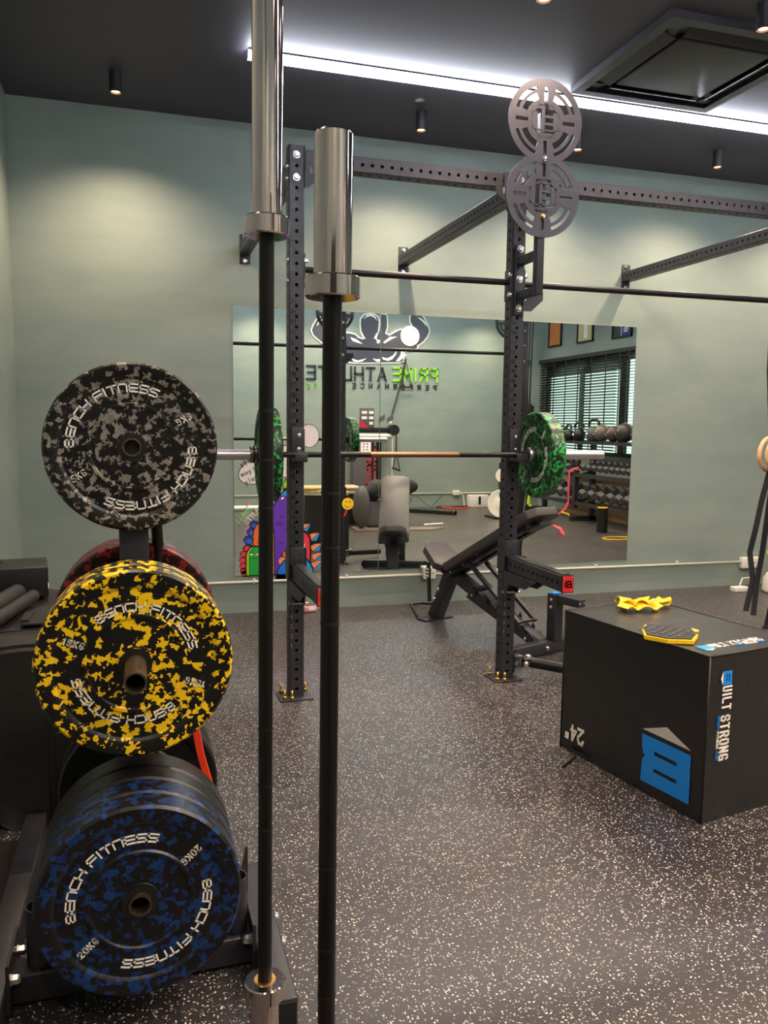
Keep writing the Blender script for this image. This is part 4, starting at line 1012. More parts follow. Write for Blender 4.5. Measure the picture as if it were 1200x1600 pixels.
# slider disc: rounded hexagonal yellow pad with black tread, on the box top
sd = thing('slider_pad', E_(.08, .26, BH), 'flat yellow edged slider pad with black ribbed top, on the near edge of box', 'slider pad')
zt = BH+.003
hexo = [(-.045, .262), (.028, .352), (.085, .388), (.170, .345), (.199, .262), (.150, .190), (.066, .135), (-.012, .183)]
cxh = sum(p[0] for p in hexo)/8; cyh = sum(p[1] for p in hexo)/8
def shr(k): return [(cxh+(a-cxh)*k, cyh+(b-cyh)*k) for a, b in hexo]
MB().prism(hexo, E_(0, 0, zt), U, Vv, .014).build('yellow_rim', 'yellow', sd)
MB().prism(shr(.93), E_(0, 0, zt+.014), U, Vv, .004).build('black_tread', 'dark', sd)
mb = MB()
dd = V(.60, .80, 0)
for i in range(-2, 3):
    for j in range(-3, 4):
        a = cxh+i*.036*.8-j*.026*.6; b = cyh+i*.036*-.6*-1*0+i*.012+j*.026
        if abs(a-cxh) < .085 and abs(b-cyh) < .085: mb.box(E_(a, b, zt+.0195), (.020, .008, .003), (U, Vv, Z3))
mb.build('tread_blocks', 'graphite', sd)
MB().box(E_(.192, .248, zt+.009), (.02, .035, .014), (U, Vv, Z3), bev=.003).build('side_tab', 'yellow', sd)
# crumpled yellow loop band
yb = MB()
def fold(c, L, wd, rot, ph, z0, amp, bend, n=22):
    d = V(math.cos(rot), math.sin(rot), 0); pts = []; nn = V(-d.y, d.x, 0)
    for i in range(n):
        t = i/(n-1); x = (t-.5)*L
        p_ = d*x+nn*(bend*math.sin(t*PI*1.5+ph)); z = z0+amp*abs(math.sin(t*PI*2.3+ph))
        q_ = E_(c[0], c[1], BH+.004+z)+U*p_.x+Vv*p_.y
        pts.append(q_)
    sd_ = U*nn.x+Vv*nn.y
    yb.sweep(pts, 0, flat=(wd, .004, sd_+Z3*(.35*math.cos(ph*2))))
fold((.285, .625), .17, .055, -.15, .3, .010, .018, .012)
fold((.300, .665), .15, .050, .35, 1.5, .016, .022, .015)
fold((.255, .690), .11, .050, .9, 2.6, .012, .026, .012)
fold((.300, .640), .12, .040, -.5, .9, .030, .012, .010)
fold((.400, .655), .13, .032, .1, 3.6, .006, .020, .020)
fold((.450, .640), .07, .040, 1.0, 1.1, .006, .022, .010)
tag(yb.build('resistance_band', 'yellow'), 'crumpled yellow cloth resistance band lying on top of the black box', 'resistance band')

# ------------------------------------------------------------------ gym rings with straps on the right
for i, (x, y, lb) in enumerate(((3.09, .27, 'pale wooden gym ring at the right edge, the left one of the pair'), (3.115, .21, 'pale wooden gym ring at the right edge, the right one of the pair'))):
    r = thing('gym_ring', (x, y, 1.12), lb, 'gymnastic ring', 'wooden gym rings on black straps')
    e1 = V(1, .25-.2*i, 0).normalized()
    MB().sweep([V(x, y, 1.229)+e1*(.103*math.cos(t))+Z3*(.103*math.sin(t)) for t in [2*PI*k/40 for k in range(40)]], .014, 14, closed=True).build('wooden_hoop', 'wood', r)
    MB().sweep([V(x, y, 1.330), V(3.045, y, 1.75), V(3.029, y, 2.56), V(3.035, y, 2.642), V(3.105, y, 2.642), V(3.111, y, 2.56), V(3.095, y, 1.75), V(x+.008, y, 1.330)], 0, flat=(.034, .002, (0, 1, 0))).build('hanging_strap', 'blackband', r)
    if i == 0:
        MB().sweep([V(x+.03, y-.012, 1.62), V(x+.0, y-.03, 1.20), V(x-.048, y-.01, .93), V(x-.072, y, .75), V(x-.088, y+.02, .60), V(x-.070, y, .42), V(x-.11, y, .22)], 0, flat=(.034, .002, (1, -.6, 0))).build('strap_tail', 'blackband', r)
        MB().sweep([V(x+.045, y, 1.60), V(x+.02, y-.02, 1.10), V(x-.025, y-.02, .62), V(x-.055, y-.02, .40), V(x-.085, y-.04, .20)], 0, flat=(.036, .002, (1, -.3, 0))).build('strap_tail', 'blackband', r)
    else:
        MB().sweep([V(x+.05, y, 1.60), V(x+.04, y-.02, .9), V(x+.02, y-.02, .45), V(x-.035, y-.02, .14), V(x-.06, y-.02, .11)], 0, flat=(.036, .002, (1, -.3, 0))).build('strap_tail', 'blackband', r)
# white floor things at the right wall
fan = thing('white_appliance', (4.50, 1.58, 0), 'white rounded appliance base on the floor at the right edge', 'appliance')
MB().lathe([(.0001, 0), (.14, 0), (.15, .015), (.145, .12), (.12, .16), (.0001, .17)], (4.50, 1.58, 0), Z3, 40).build('round_body', 'white', fan)
MB().lathe([(.151, .012), (.1515, .02), (.151, .028)], (4.50, 1.58, 0), Z3, 40).build('base_band', 'lite', fan)
ad = thing('power_adapter', (4.16, 1.70, 0), 'small white power adapter with cable on the floor near the outlet', 'adapter')
MB().box((4.17, 1.70, .022), (.14, .07, .044), bev=.008).build('adapter_body', 'white', ad)
MB().sweep([(4.20, 1.73, .045), (4.25, 1.76, .10), (4.32, 1.75, .105), (4.38, 1.70, .06)], .006, 8).build('cable', 'white', ad)
pk = thing('snack_packet', (.45, 1.83, 0), 'small pink and white packet lying on the floor against the green wall', 'packet')
MB().box((.455, 1.845, .022), (.10, .03, .042), bev=.008).build('packet_body', mat('packet_pink', (232, 150, 170), .4), pk)
MB().prism(ell(.462, .026, .028, .012, 16), (0, 1.8292, 0), X3, Z3, .001).build('white_oval', 'print', pk)

# ------------------------------------------------------------------ covered equipment at the left wall
cv = thing('covered_table', (-1.27, -.52, 0), 'black fabric covered table against the left wall behind the plate tree', 'covered table')
bm = bmesh.new(); bmesh.ops.create_cube(bm, size=1); bmesh.ops.subdivide_edges(bm, edges=bm.edges, cuts=15, use_grid_fill=True)
for v in bm.verts:
    c = v.co.copy(); z = (c.z+.5)*.625
    fl = 1+.03*(1-(c.z+.5))
    wv = .010*math.sin(22*c.x+3*c.y)*(1-(c.z+.5)) + .006*math.sin(30*c.y+9*c.z)
    tp = .006*math.sin(9*c.x+14*c.y) if c.z > .49 else 0
    v.co = V(-1.243+c.x*.48*fl+wv*(abs(c.x) > .49), -.53+c.y*1.02*fl+wv*(abs(c.y) > .49), z+tp)
bmesh.ops.bevel(bm, geom=[e for e in bm.edges if e.calc_face_angle(0) > .8], offset=.02, segments=3, affect='EDGES')
mb = MB(); bm.verts.ensure_lookup_table(); mb.add([v.co.copy() for v in bm.verts], [tuple(v.index for v in f.verts) for f in bm.faces], True); bm.free(); mb.build('fabric_cover', 'fabric', cv)
mb = MB(); mb.bar((-1.49, -.86, .632), (-1.02, -.80, .632), .006, .004); mb.build('cover_seam', 'matte', cv)
mb = MB(); mb.box((-1.13, -.68, .638), (.07, .16, .006)).box((-1.16, -.66, .645), (.03, .14, .008)); mb.build('fastening_strap', 'blackband', cv)
rl = thing('rolled_pad', (-1.33, -.62, .64), 'black rolled pad lying at the left end of the covered table', 'rolled pad')
MB().cyl((-1.34, -.90, .676), (-1.235, -.34, .676), .036, seg=24).build('roll', 'fabric', rl)
MB().cyl((-1.275, -.90, .664), (-1.172, -.36, .664), .026, seg=24).build('roll', 'fabric', rl)
sp = thing('speaker_box', (-1.33, -.10, .64), 'black box with vented top and white tick mark on covered table', 'box')
MB().box((-1.305, -.16, .705), (.34, .26, .13), (V(.99, .12, 0), V(-.12, .99, 0), Z3), bev=.006).build('box_body', 'dark', sp)
mb = MB()
for i in range(7):
    for j in range(10): mb.box((-1.43+j*.012, -.20+i*.018, .7715), (.006, .009, .002))
mb.build('vent_grille', 'matte', sp)
mb = MB(); e = V(-.12, .99, 0); o_ = V(-1.145, -.27, .70)+V(.0005, 0, 0)
mb.prism([(.03, -.02), (.06, -.045), (.21, .05), (.20, .055), (.062, -.02), (.04, .0)], V(-1.118, -.31, .70), e, Z3, .002); mb.build('white_tick', 'print', sp)
hp = thing('slotted_panel', (-1.0, -1.12, 0), 'black slotted upright panel at the corner of the covered table', 'panel')
MB().box((-1.005, -1.10, .20), (.10, .03, .40), bev=.015).build('panel_body', 'matte', hp)
MB().box((-1.005, -1.1165, .22), (.05, .006, .26), bev=.0025).build('raised_slot', 'dark', hp)
for z in (.12, .25): MB().lathe([(.004, 0), (.003, .002), (.0001, .002)], (-1.005, -1.1195, z), -Y3, 10).build('screw', 'zinc', hp)
tag(MB().box((-1.305, -2.35, .011), (.40, 2.35, .022), bev=.003).build('floor_mat', mat('smooth_brown_black_mat', (44, 38, 37), .42)), 'smooth dark mat along the left wall beside the plate tree foot', 'mat')

# ------------------------------------------------------------------ opposite wall: sign
sg = thing('wall_sign', (3.0, YB, 2.0), 'large wall logo of a black muscular figure with white outline and lettering', 'wall sign')
LG = dict(
 torso=[(2.92,3.18),(2.99,3.17),(3.04,3.13),(3.06,3.06),(3.05,2.93),(3.03,2.84),(3.0,2.8),(3.03,2.76),(3.16,2.73),(3.38,2.76),(3.54,2.78),(3.62,2.78),(3.71,2.73),(3.74,2.68),(3.68,2.64),(3.5,2.61),(3.49,2.45),(3.41,2.43),(2.66,2.4),(2.5,2.42),(2.44,2.48),(2.42,2.58),(2.30,2.62),(2.12,2.70),(2.20,2.78),(2.36,2.84),(2.56,2.86),(2.66,2.84),(2.72,2.79),(2.8,2.77),(2.82,2.8),(2.77,2.9),(2.76,3.0),(2.76,3.09),(2.82,3.16)],
 left_arm=[(2.13,3.11),(2.04,3.06),(1.98,2.96),(1.95,2.88),(1.98,2.81),(2.04,2.76),(2.12,2.7),(2.21,2.7),(2.36,2.86),(2.34,3.02),(2.30,3.16),(2.34,3.26),(2.22,3.28),(2.14,3.2)],
 second_head=[(3.11,3.19),(3.19,3.18),(3.2,3.08),(3.2,2.98),(3.17,2.88),(3.25,2.85),(3.36,2.92),(3.45,2.96),(3.47,2.85),(3.45,2.7),(3.14,2.69),(3.03,2.80),(3.08,2.93)],
 right_arm=[(3.61,3.18),(3.66,3.27),(3.76,3.26),(3.84,3.16),(3.9,3.07),(3.94,2.95),(3.9,2.86),(3.83,2.78),(3.76,2.73),(3.70,2.70),(3.66,2.80),(3.68,2.92),(3.65,3.02),(3.61,3.1)])
HL = [[(2.6,2.46),(2.71,2.43),(2.79,2.45),(2.86,2.47),(2.79,2.42),(2.71,2.4),(2.64,2.41)],[(2.96,2.47),(3.03,2.46),(3.1,2.47),(3.1,2.42),(3.03,2.42)],
 [(3.12,2.5),(3.21,2.48),(3.31,2.53),(3.38,2.62),(3.36,2.55),(3.3,2.47),(3.23,2.44),(3.14,2.46)],[(3.44,2.66),(3.48,2.61),(3.5,2.51),(3.42,2.44),(3.36,2.44),(3.42,2.51),(3.45,2.57)],
 [(2.58,2.8),(2.68,2.77),(2.79,2.7),(2.72,2.71),(2.62,2.74)],[(3.03,2.78),(3.1,2.77),(3.07,2.72),(3.03,2.72)],[(3.14,2.74),(3.25,2.83),(3.38,2.84),(3.29,2.8),(3.16,2.72)],
 [(2.02,2.95),(2.05,3.02),(2.13,3.07),(2.08,3.01),(2.04,2.96)],[(2.8,3.09),(2.85,3.16),(2.93,3.18),(3.0,3.15),(3.03,3.08),(2.98,3.13),(2.92,3.15),(2.85,3.13)],
 [(3.72,3.17),(3.79,3.16),(3.86,3.11),(3.91,3.03),(3.87,3.05),(3.81,3.11)],[(2.78,2.89),(2.8,2.84),(2.84,2.78),(2.82,2.78),(2.78,2.83)],[(3.03,2.9),(3.03,2.84),(2.99,2.78),(2.98,2.8)]]
def grow(pts, d):
    n = len(pts); ar = sum(pts[i][0]*pts[(i+1) % n][1]-pts[(i+1) % n][0]*pts[i][1] for i in range(n)); sg_ = 1 if ar > 0 else -1; out = []
    for i in range(n):
        (ax, ay), (bx_, by_), (cx_, cy_) = pts[i-1], pts[i], pts[(i+1) % n]
        e1 = V(bx_-ax, by_-ay, 0).normalized(); e2 = V(cx_-bx_, cy_-by_, 0).normalized()
        n1 = V(e1.y, -e1.x, 0)*sg_; n2 = V(e2.y, -e2.x, 0)*sg_; m_ = (n1+n2)
        m_ = m_.normalized() if m_.length > .1 else n1
        out.append((bx_+m_.x*d, by_+m_.y*d))
    return out
def back(pts, y0, t, name, m):  # facing +Y into the room
    return MB().prism([(-a, b) for a, b in pts], (0, y0, 0), -X3, Z3, t).build(name, m, sg)
for i, (k_, pts) in enumerate(LG.items()): back(grow(pts, .024), YB+.004+.0007*i, .010, 'white_outline', 'print')
for i, (k_, pts) in enumerate(LG.items()): back(pts, YB+.017+.0005*i, .006, k_, mat('sign_slate', (50, 54, 66), .5) if i == 0 else 'signb' if False else bpy.data.materials['sign_slate'])
for i, pts in enumerate(HL): back(pts, YB+.0255, .002, 'white_highlight', 'print')
MB().lathe([(.165, 0), (.165, .012), (.15, .02), (.0001, .03)], (3.60, YB+.024, 2.86), Y3, 36).build('golf_ball', 'print', sg)
mb = MB()
for i in range(-4, 5):
    for j in range(-4, 5):
        x = i*.034+(j % 2)*.017; z = j*.030
        if x*x+z*z < .0196: mb.lathe([(.009, 0), (.006, .003), (.0001, .003)], (3.60+x, YB+.0535-.067*math.sqrt(x*x+z*z), 2.86+z), Y3, 8)
mb.build('ball_dimples', mat('dimple_grey', (120, 112, 104), .6), sg)
mb = MB(); put_text(mb, 'PRIME', (4.10, YB+.004, 2.125), -X3, Z3, .205, .60, .060, .028, width=.775, t=.018); mb.build('green_letters', 'lime', sg)
mb = MB(); put_text(mb, 'ATHLETE', (3.20, YB+.004, 2.115), -X3, Z3, .205, .60, .060, .028, width=1.33, t=.018); mb.build('black_letters', mat('sign_black', (34, 40, 46), .5), sg)
mb = MB(); put_text(mb, 'PERFORMANCE', (4.09, YB+.004, 1.985), -X3, Z3, .075, .60, .085, .011, width=1.46, t=.012); mb.build('black_letters', bpy.data.materials['sign_black'], sg)
mb = MB(); put_text(mb, 'CENTRE', (2.50, YB+.004, 1.965), -X3, Z3, .075, .60, .085, .011, width=.62, t=.012); mb.build('green_letters', 'lime', sg)

# ------------------------------------------------------------------ opposite wall: cable trainer
ct = thing('cable_trainer', (2.85, -4.75, 0), 'black and red upright cable training machine against the opposite wall, seen in mirror', 'exercise machine')
MB().box((2.71, -4.80, .62), (.33, .16, 1.12), bev=.01).build('column', 'graphite', ct)
MB().box((2.875, -4.80, .62), (.04, .17, 1.12)).build('column_edge', 'matte', ct)
mb = MB(); put_text(mb, 'KEISER', (2.79, -4.719, .28), Z3, X3, .13, .60, .04, .026, width=.76, t=.003); mb.build('red_letters', 'red', ct)
MB().box((2.755, -4.712, 1.06), (.17, .006, .21)).build('instruction_sheet', 'print', ct)
mb = MB()
for i in range(2):
    for j in range(4): mb.box((2.72+i*.06, -4.708, .99+j*.045), (.025, .002, .02))
mb.build('sheet_pictures', 'graphite', ct)
MB().cyl((2.62, -4.72, 1.21), (3.20, -4.72, 1.21), .038).build('white_cross_tube', 'pvc', ct)
MB().box((2.93, -4.76, 1.305), (.60, .12, .085), bev=.01).build('top_beam', 'dark', ct)
MB().cyl((3.22, -4.84, 1.31), (3.22, -4.66, 1.31), .085).build('pulley_housing', 'dark', ct)
MB().box((3.015, -4.86, .62), (.07, .07, 1.24)).build('rear_column', 'dark', ct)
MB().box((2.77, -4.72, 1.50), (.235, .03, .31), (V(.98, .18, 0), V(-.18, .98, 0), Z3), bev=.004).build('display_panel', 'graphite', ct)
mb = MB()
for i, (x, z, w_) in enumerate(((2.725, 1.585, .085), (2.835, 1.585, .07), (2.725, 1.50, .085), (2.835, 1.50, .07), (2.835, 1.415, .06))):
    mb.box((x, -4.700+(x-2.77)*.18, z), (w_, .004, .045), (V(.98, .18, 0), V(-.18, .98, 0), Z3))
mb.build('display_readouts', mat('pale_display', (226, 226, 220), .4), ct)
MB().prism([(-2.66, 1.345), (-2.88, 1.345), (-2.80, 1.36), (-2.72, 1.40), (-2.665, 1.47)], (0, -4.742, 0), -X3, Z3, .04).build('red_swoosh', 'red', ct)
for x in (2.98, 3.12):
    MB().prism([(0, 1.42), (.10, 1.47), (.10, 1.56), (0, 1.50)], (x, -4.74, 0), X3, Z3, .02).build('side_bracket', 'graphite', ct)
MB().box((2.86, -4.78, .025), (.80, .50, .05), bev=.01).build('base', 'matte', ct)
MB().cyl((3.20, -4.70, .05), (3.20, -4.70, 1.23), .014).build('white_post', 'pvc', ct)
mb = MB(); mb.cyl((3.25, -4.66, 1.24), (3.255, -4.66, .95), .010); mb.cyl((3.255, -4.66, .95), (3.20, -4.66, .69), .008).cyl((3.255, -4.66, .95), (3.315, -4.66, .67), .008); mb.build('handle_cord', 'dark', ct)
MB().cyl((3.19, -4.66, .70), (3.325, -4.66, .655), .017).build('hand_grip', 'dark', ct)
ts = thing('suspension_strap', (3.53, YB, 2.45), 'black suspension trainer strap anchored on the opposite wall over the lettering', 'suspension trainer')
MB().box((3.53, YB+.012, 2.50), (.05, .02, .10), bev=.004).build('wall_anchor', 'steel', ts)
MB().sweep([(3.53, YB+.03, 2.48), (3.44, -5.02, 2.1), (3.22, -4.87, 1.48)], .018, 8).build('strap', 'dark', ts)
MB().sweep([(3.53, YB+.03, 2.46), (3.60, YB+.05, 2.2), (3.64, YB+.06, 2.02)], .006, 6).sweep([(3.53, YB+.03, 2.46), (3.50, YB+.05, 2.2), (3.47, YB+.06, 2.03)], .006, 6).build('handle_loop', 'dark', ts)
MB().cyl((3.46, YB+.06, 2.02), (3.65, YB+.06, 2.02), .015).build('hand_grip', 'dark', ts)
MB().lathe([(.026, -.05), (.026, .05)], (3.215, -4.865, 1.46), V(.3, -.2, 1), 12).build('pale_buckle', 'print', ts)

# ------------------------------------------------------------------ opposite side: lounger-like bolster, mats, small things
bo = thing('padded_bolster', (2.45, -2.6, 0), 'large black wrinkled padded bolster with a smooth grey end, seen in mirror', 'bolster')
def blob(path, name, m, seg=22):
    mb = MB(); n = len(path); vs = []; fs = []
    for i, (c, rx, rz) in enumerate(path):
        for k in range(seg):
            t = 2*PI*k/seg; rr = 1+.035*math.sin(5*t+i*1.3)
            vs.append(V(c)+V(0, rx*math.cos(t)*rr, rz*math.sin(t)*rr))
    for i in range(n-1):
        for k in range(seg): fs.append((i*seg+k, i*seg+(k+1) % seg, (i+1)*seg+(k+1) % seg, (i+1)*seg+k))
    fs += [tuple(range(seg)), tuple((n-1)*seg+k for k in range(seg))]
    mb.add(vs, fs, True); return mb.build(name, m, bo)
pth = []
for i in range(22):
    u_ = i/21; x = 2.16+u_*.74; z = .475+.10*u_+.025*math.sin(u_*4)
    r_ = .125+.02*math.sin(u_*9)+(.012 if i % 4 == 0 else 0); r_ *= min(1, .55+3.2*u_, .35+3.2*(1-u_))
    pth.append(((x, -2.62, z), r_, r_*.95))
blob(pth, 'wrinkled_roll', mat('black_wrinkled_cloth', (34, 33, 37), .75, bump=.5, bscale=30))
gmb = MB().lathe([(.0001, .10), (.05, .098), (.09, .075), (.115, .03), (.12, -.02), (.10, -.06), (.0001, -.07)], (2.08, -2.50, .30), V(-.5, .85, .1), 32)
for v_ in gmb.v: v_.z = max(.012, (v_.z-.30)*2.4+.30)
gmb.build('grey_end', 'graphite', bo)
MB().box((2.45, -2.74, .20), (.52, .34, .34), bev=.02).build('grey_base', mat('slate_grey', (92, 94, 104), .6), bo)
tag(MB().prism([(1.98, -2.34), (2.98, -2.22), (3.22, -2.36), (2.98, -2.52), (2.0, -2.70)], (0, 0, .002), X3, Y3, .008).build('exercise_mat', 'mat_'), 'taupe exercise mat on the floor, with a pointed corner, seen in the mirror', 'mat')
tag(MB().cyl((3.03, -2.66, .018), (3.33, -2.72, .018), .012).build('white_stick', 'print'), 'short white stick lying just past the taupe mat', 'stick')
tag(MB().bar((3.35, -4.42, .03), (3.95, -3.86, .03), .06, .05).cyl((3.93, -3.90, .035), (3.97, -3.83, .035), .04, seg=6).build('black_floor_bar', 'dark'), 'long black bar lying on the floor near the opposite wall', 'bar')
wb = thing('white_box', (4.85, -4.99, 0), 'white rectangular box with a black slot standing against the opposite wall', 'box')
MB().box((4.85, -4.99, .105), (.36, .12, .21), bev=.008).build('case', 'white', wb)
MB().box((4.86, -4.928, .115), (.045, .004, .14)).build('black_slot', 'matte', wb)
tag(MB().prism([(4.08, -4.95), (4.35, -4.80), (4.62, -4.86), (4.64, -4.98), (4.3, -4.92), (4.1, -5.02)], (0, 0, .002), X3, Y3, .03).build('folded_board', 'rust'), 'crumpled brown sheet on the floor left of the white box', 'sheet')
tag(MB().sweep([(4.12, -4.82, .03), (4.30, -4.74, .012), (4.50, -4.74, .012), (4.66, -4.86, .02)], .009, 8).build('orange_cable', 'orange'), 'thin orange cable on the floor below the wall outlet', 'cable')
tag(MB().sweep([(4.55, -5.05, .235), (4.60, -5.06, .20), (4.625, -5.06, .08), (4.63, -5.06, .012)], .008, 8).build('white_cable', 'print'), 'short white cable hanging from the outlet on the opposite wall', 'cable')
tag(MB().sweep([(3.60, -5.0, .02), (3.64, -5.0, .17), (3.74, -5.02, .20), (3.9, -5.0, .06), (4.0, -4.98, .02), (4.12, -5.02, .12), (4.2, -5.04, .2)], .005, 6).build('black_cable', 'dark'), 'thin black cable looping along the foot of the opposite wall', 'cable')
tag(MB().cyl((.66, -5.02, .055), (1.18, -5.02, .055), .035).build('white_roll', 'print'), 'white roll lying on the floor by the opposite wall, left end of mirror', 'roll')
dk = thing('equipment_cabinet', (1.72, -3.1, 0), 'black low cabinet with a wooden edge and white drawer front, seen in mirror', 'cabinet')
MB().box((1.80, -3.2, .22), (.80, .45, .44)).build('cabinet_body', 'dark', dk)
MB().box((1.80, -3.2, .515), (.84, .49, .022), bev=.003).build('wooden_top', 'wood', dk)
MB().box((1.80, -3.2, .472), (.78, .44, .064)).build('drawer_front', 'lite', dk)
MB().lathe([(.105, 0), (.105, .02), (.09, .02), (.09, 0)], (1.62, -2.97, .22), Y3, 28, close=True).build('round_vent', 'graphite', dk)
sb = thing('stacked_labels', (1.72, -2.88, 0), 'small pale stack of labelled boxes in front of the low cabinet', 'boxes')
MB().box((1.72, -2.90, .10), (.12, .08, .20)).build('pale_box', 'lite', sb)
tag(MB().box((.97, -4.9, .70), (.10, .10, 1.30)).build('black_post', 'dark'), 'black upright post by the opposite wall behind the reflected drawings', 'post') if False else None

# fractional plate stand
ps = thing('plate_stand', (4.47, -3.35, 0), 'slim black stand with small white weight plates, seen beside the second post', 'plate stand')
MB().box((4.52, -3.38, .42), (.05, .05, .84)).build('stand_post', 'dark', ps)
MB().box((4.52, -3.38, .015), (.36, .36, .03), bev=.006).build('stand_base', 'dark', ps)
for z, n_ in ((.655, 'peg'), (.235, 'peg')): MB().cyl((4.53, -3.40, z), (4.43, -3.10, z), .016).build(n_, 'pvc', ps)
for z, rr, lb in ((.655, .105, 'small white weight plate on the upper peg of the slim stand'), (.235, .215, 'larger white weight plate on the lower peg of the slim stand')):
    q = thing('fractional_plate', (4.45, -3.22, z), lb, 'weight plate')
    MB().lathe([(.018, .012), (rr*.4, .012), (rr*.45, .008), (rr*.85, .008), (rr*.9, .012), (rr, .010), (rr, -.010), (.018, -.010)], (4.47, -3.22, z), V(-.3, .95, 0), 40, close=True).build('disc', 'print', q)
    mb = MB(); put_text(mb, '10' if rr > .2 else '5', V(4.466, -3.205, z+rr*.45)-V(-.95, -.3, 0)*0, V(-.95, -.3, 0), Z3, rr*.3, .6, t=.002, center=True); mb.build('numerals', 'num', q)

# ------------------------------------------------------------------ dumbbell rack along the window wall
RY0, RY1 = -4.30, -1.05
dr = thing('dumbbell_rack', (5.65, (RY0+RY1)/2, 0), 'long black three tier rack under the window with kettlebells and dumbbells', 'dumbbell rack')
for y in (-4.25, -2.80, -1.12):
    MB().bar((5.46, y, .03), (5.80, y, 1.16), .07, .07, up=Y3).build('side_post', 'black', dr) if False else MB().box((5.74, y, .59), (.07, .07, 1.14)).build('side_post', 'black', dr)
    MB().box((5.62, y, .035), (.46, .07, .07)).build('foot', 'black', dr)
    for z in (.33, .70, 1.13): MB().bar((5.74, y, z+.03), (5.46, y, z-.05 if z < 1 else z+.03), .06, .05).build('shelf_arm', 'black', dr)
MB().box((5.455, -2.795, .48), (.07, .075, .56)).build('front_post', 'black', dr)
for z, tz in ((.30, .10), (.72, .10)):
    for x, dz in ((5.44, 0), (5.68, tz)):
        MB().box((x, (RY0+RY1)/2, z-.03+dz), (.03, RY1-RY0, .055)).build('shelf_rail', 'black', dr)
MB().box((5.60, (RY0+RY1)/2, 1.175), (.36, RY1-RY0, .018)).box((5.425, (RY0+RY1)/2, 1.165), (.012, RY1-RY0, .04)).build('top_shelf', 'black', dr)
for i, y in enumerate((-3.05, -2.35, -1.65)): tag(MB().box((5.80, y, .92), (.04, .55, .18)).build('wooden_panel', 'tan'), 'tan board behind the rack, %s' % ('furthest from the window corner', 'behind the middle', 'nearest the mirror wall')[::-1][i], 'board') if False else None
MB().box((5.86, -2.4, .14), (.03, 2.6, .24)).box((5.86, -2.4, .60), (.03, 2.6, .10)).build('back_board', 'tan', dr)
# dumbbell prototype, axis along X, sloping with the shelf
def dumbbell(hr, hl, gl, name, label, group):
    r = thing(name, (0, 0, 0), label, 'dumbbell', group)
    for s in (-1, 1):
        x0 = s*gl/2
        prf = [(.0001, 0), (hr*.72, 0), (hr, hl*.22), (hr, hl*.80), (hr*.80, hl), (.0001, hl)]
        MB().lathe(prf, (x0, 0, 0), V(s, 0, 0), 6, smooth=False).build('head', 'hex', r)
        MB().lathe([(hr*.55, 0), (hr*.5, .003), (.0001, .003)], (x0+s*hl, 0, 0), V(s, 0, 0), 16).build('end_cap', 'hexd', r)
    MB().lathe([(.013, -gl/2), (.0165, 0), (.013, gl/2)], (0, 0, 0), X3, 16).build('handle', 'steel', r)
    return r
nm = ['first', 'second', 'third', 'fourth', 'fifth', 'sixth', 'seventh', 'eighth', 'ninth', 'tenth', 'eleventh', 'twelfth', 'thirteenth']
tilt = -math.atan2(.10, .24)
ys = [-3.40, -3.22, -3.05, -2.62, -2.47, -2.32, -2.17, -2.02, -1.87, -1.73, -1.60, -1.47, -1.34]
d1 = None
for i, y in enumerate(ys):
    lb = 'small grey hex dumbbell on the upper dumbbell tier, %s counting from the wall corner end' % nm[i]
    if d1 is None: d1 = dumbbell(.050, .062, .115, 'hex_dumbbell', lb, 'small hex dumbbells on the upper tier'); r = d1
    else: r = dup(d1, (0, 0, 0), lb)
    r.location = (5.555, y, .72+.05+.052+.014); r.rotation_euler = (0, tilt, 0)
d2 = None
ys = [-3.50, -3.24, -3.02, -2.58, -2.34, -2.08, -1.85, -1.64, -1.44]
for i, y in enumerate(ys):
    lb = 'large grey hex dumbbell on the bottom tier, %s counting from the wall corner end' % nm[i]
    if d2 is None: d2 = dumbbell(.083, .088, .120, 'hex_dumbbell', lb, 'large hex dumbbells on the bottom tier'); r = d2
    else: r = dup(d2, (0, 0, 0), lb)
    r.location = (5.555, y, .30+.05+.083+.018); r.rotation_euler = (0, tilt, 0)
def kettlebell(c, r_, label, m='dark', hm='dark', turn=0.0):
    k_ = thing('kettlebell', c, label, 'kettlebell')
    x, y, z = c
    MB().lathe([(.0001, 0), (r_*.62, 0), (r_*.8, r_*.15), (r_, r_*.8), (r_*.92, r_*1.3), (r_*.6, r_*1.72), (.0001, r_*1.85)], (x, y, z), Z3, 24).build('bell', m, k_)
    e = V(math.cos(turn), math.sin(turn), 0); pts = []
    for i in range(15):
        t = -.35+(PI+.7)*i/14; pts.append(V(x, y, z+r_*2.15)+e*(r_*.72*math.cos(t))+Z3*(r_*.62*math.sin(t)))
    MB().sweep(pts, r_*.17, 10).build('handle', hm, k_)
    MB().prism([(-.02, -.015), (.02, -.015), (.022, .0), (0, .02), (-.022, 0)], (x-r_*1.0, y, z+r_), -Y3, Z3, .004).build('white_mark', 'print', k_)
SZ = 1.185
kettlebell((5.52, -3.36, SZ), .080, 'black kettlebell on the top shelf, nearest the wall corner', turn=1.2)
kettlebell((5.53, -3.17, SZ), .090, 'black kettlebell with upright handle, middle of the three black ones', turn=1.57)
kettlebell((5.58, -2.96, SZ), .098, 'black kettlebell on the top shelf beside the grey one', turn=.9)
kettlebell((5.60, -2.58, SZ), .115, 'large grey kettlebell with thick dark handle on the top shelf', 'hex', 'hexd', 1.1)
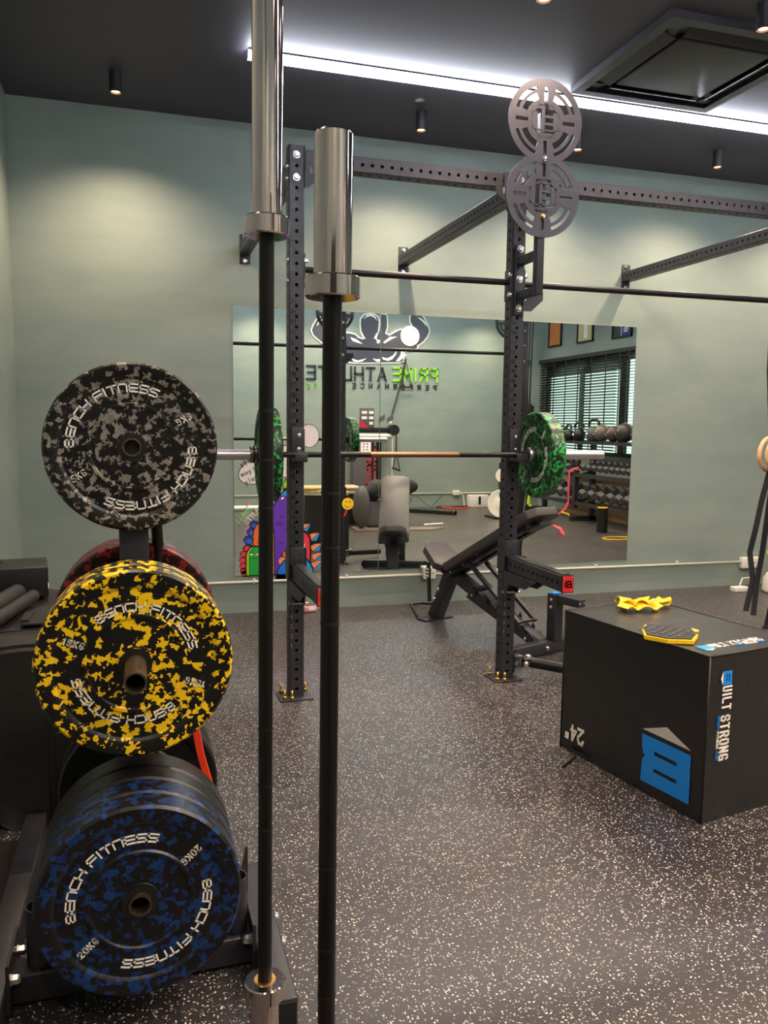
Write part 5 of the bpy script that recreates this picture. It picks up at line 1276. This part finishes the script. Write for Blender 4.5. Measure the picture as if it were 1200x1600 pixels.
def medball(c, r_, m, label):
    k_ = thing('medicine_ball', c, label, 'medicine ball'); x, y, z = c
    MB().ball((x, y, z+r_), r_, 28, .96).build('ball', m, k_)
    pts = [V(x, y, z+r_)+V(math.cos(t)*.2, math.cos(t)*.98, math.sin(t)).normalized()*(r_*.985) for t in [2*PI*i/36 for i in range(36)]]
    MB().sweep(pts, .003, 6, closed=True).build('seam', 'lite', k_)
    mb = MB()
    for i in range(4): mb.bar(V(x-r_*.94, y-.02+.0*i, z+r_*1.05), V(x-r_*.94, y+.045-.03*i, z+r_*(1.32-.16*i)), .007, .007)
    mb.build('white_emblem', 'print', k_)
medball((5.585, -2.33, SZ), .125, mat('olive_grey_vinyl', (104, 98, 86), .45), 'olive grey medicine ball on the top shelf beside the grey kettlebell')
medball((5.58, -2.03, SZ), .115, mat('brown_grey_vinyl', (78, 64, 62), .45), 'brownish medicine ball with white mark, middle of the top shelf balls')
medball((5.57, -1.75, SZ), .135, mat('charcoal_vinyl', (58, 56, 60), .45), 'charcoal medicine ball at the right end of the mirror reflection')
medball((5.60, -1.44, SZ), .125, bpy.data.materials['charcoal_vinyl'], 'dark medicine ball furthest along the shelf toward the mirror wall')
rb = MB(); rb.sweep([(5.47, -2.74, .80), (5.42, -2.82, .775), (5.405, -2.90, .74), (5.405, -2.915, .5), (5.405, -2.90, .28), (5.38, -2.96, .16), (5.33, -3.04, .08)], 0, flat=(.03, .005, (0, 1, 0)))
rb.sweep([(5.48, -2.71, .775), (5.415, -2.80, .75), (5.40, -2.88, .72), (5.40, -2.885, .5), (5.40, -2.88, .25), (5.37, -2.93, .15)], 0, flat=(.025, .005, (0, 1, 0)))
tag(rb.build('resistance_band', 'pink'), 'long coral band looped over the front post of the dumbbell rack', 'resistance band')
tag(MB().sweep([(5.36, -3.02, .10), (5.33, -2.92, .12), (5.36, -2.80, .10), (5.33, -2.72, .09)], 0, flat=(.025, .004, (0, .3, 1))).build('resistance_band', 'yellow'), 'yellow band bunched at the foot of the coral band on the rack', 'resistance band')
fr = thing('foam_roller', (5.14, -1.54, 0), 'black ribbed foam roller standing upright on the floor before the rack', 'foam roller')
MB().pipe((5.14, -1.54, 0), (5.14, -1.54, .325), .066, .045, 32).build('tube', 'dark', fr)
MB().pipe((5.14, -1.54, .325), (5.14, -1.54, .335), .067, .045, 32).build('yellow_rim', 'yellow', fr)
mb = MB()
for k in range(14):
    for j in range(12):
        t = 2*PI*k/14; mb.box((5.14+.0675*math.cos(t), -1.54+.0675*math.sin(t), .018+j*.0262), (.006, .022, .018), (V(math.cos(t), math.sin(t), 0), V(-math.sin(t), math.cos(t), 0), Z3))
rbk = mb.build('ribs', 'matte', fr); rbk['kind'] = 'stuff'
tag(MB().sweep([(4.99+.20*math.cos(t), -.93+.13*math.sin(t), .008) for t in [2*PI*k/28 for k in range(28)]], .007, 8, closed=True).build('yellow_hoop', 'yellow'), 'thin yellow hoop lying on the floor near the foam roller', 'hoop')
tag(MB().lathe([(.012, 0), (.02, .002), (.02, .30), (.012, .305)], (.25, 1.9, 0), Z3, 8).build('x', 'dark'), 'x', 'x') if False else None
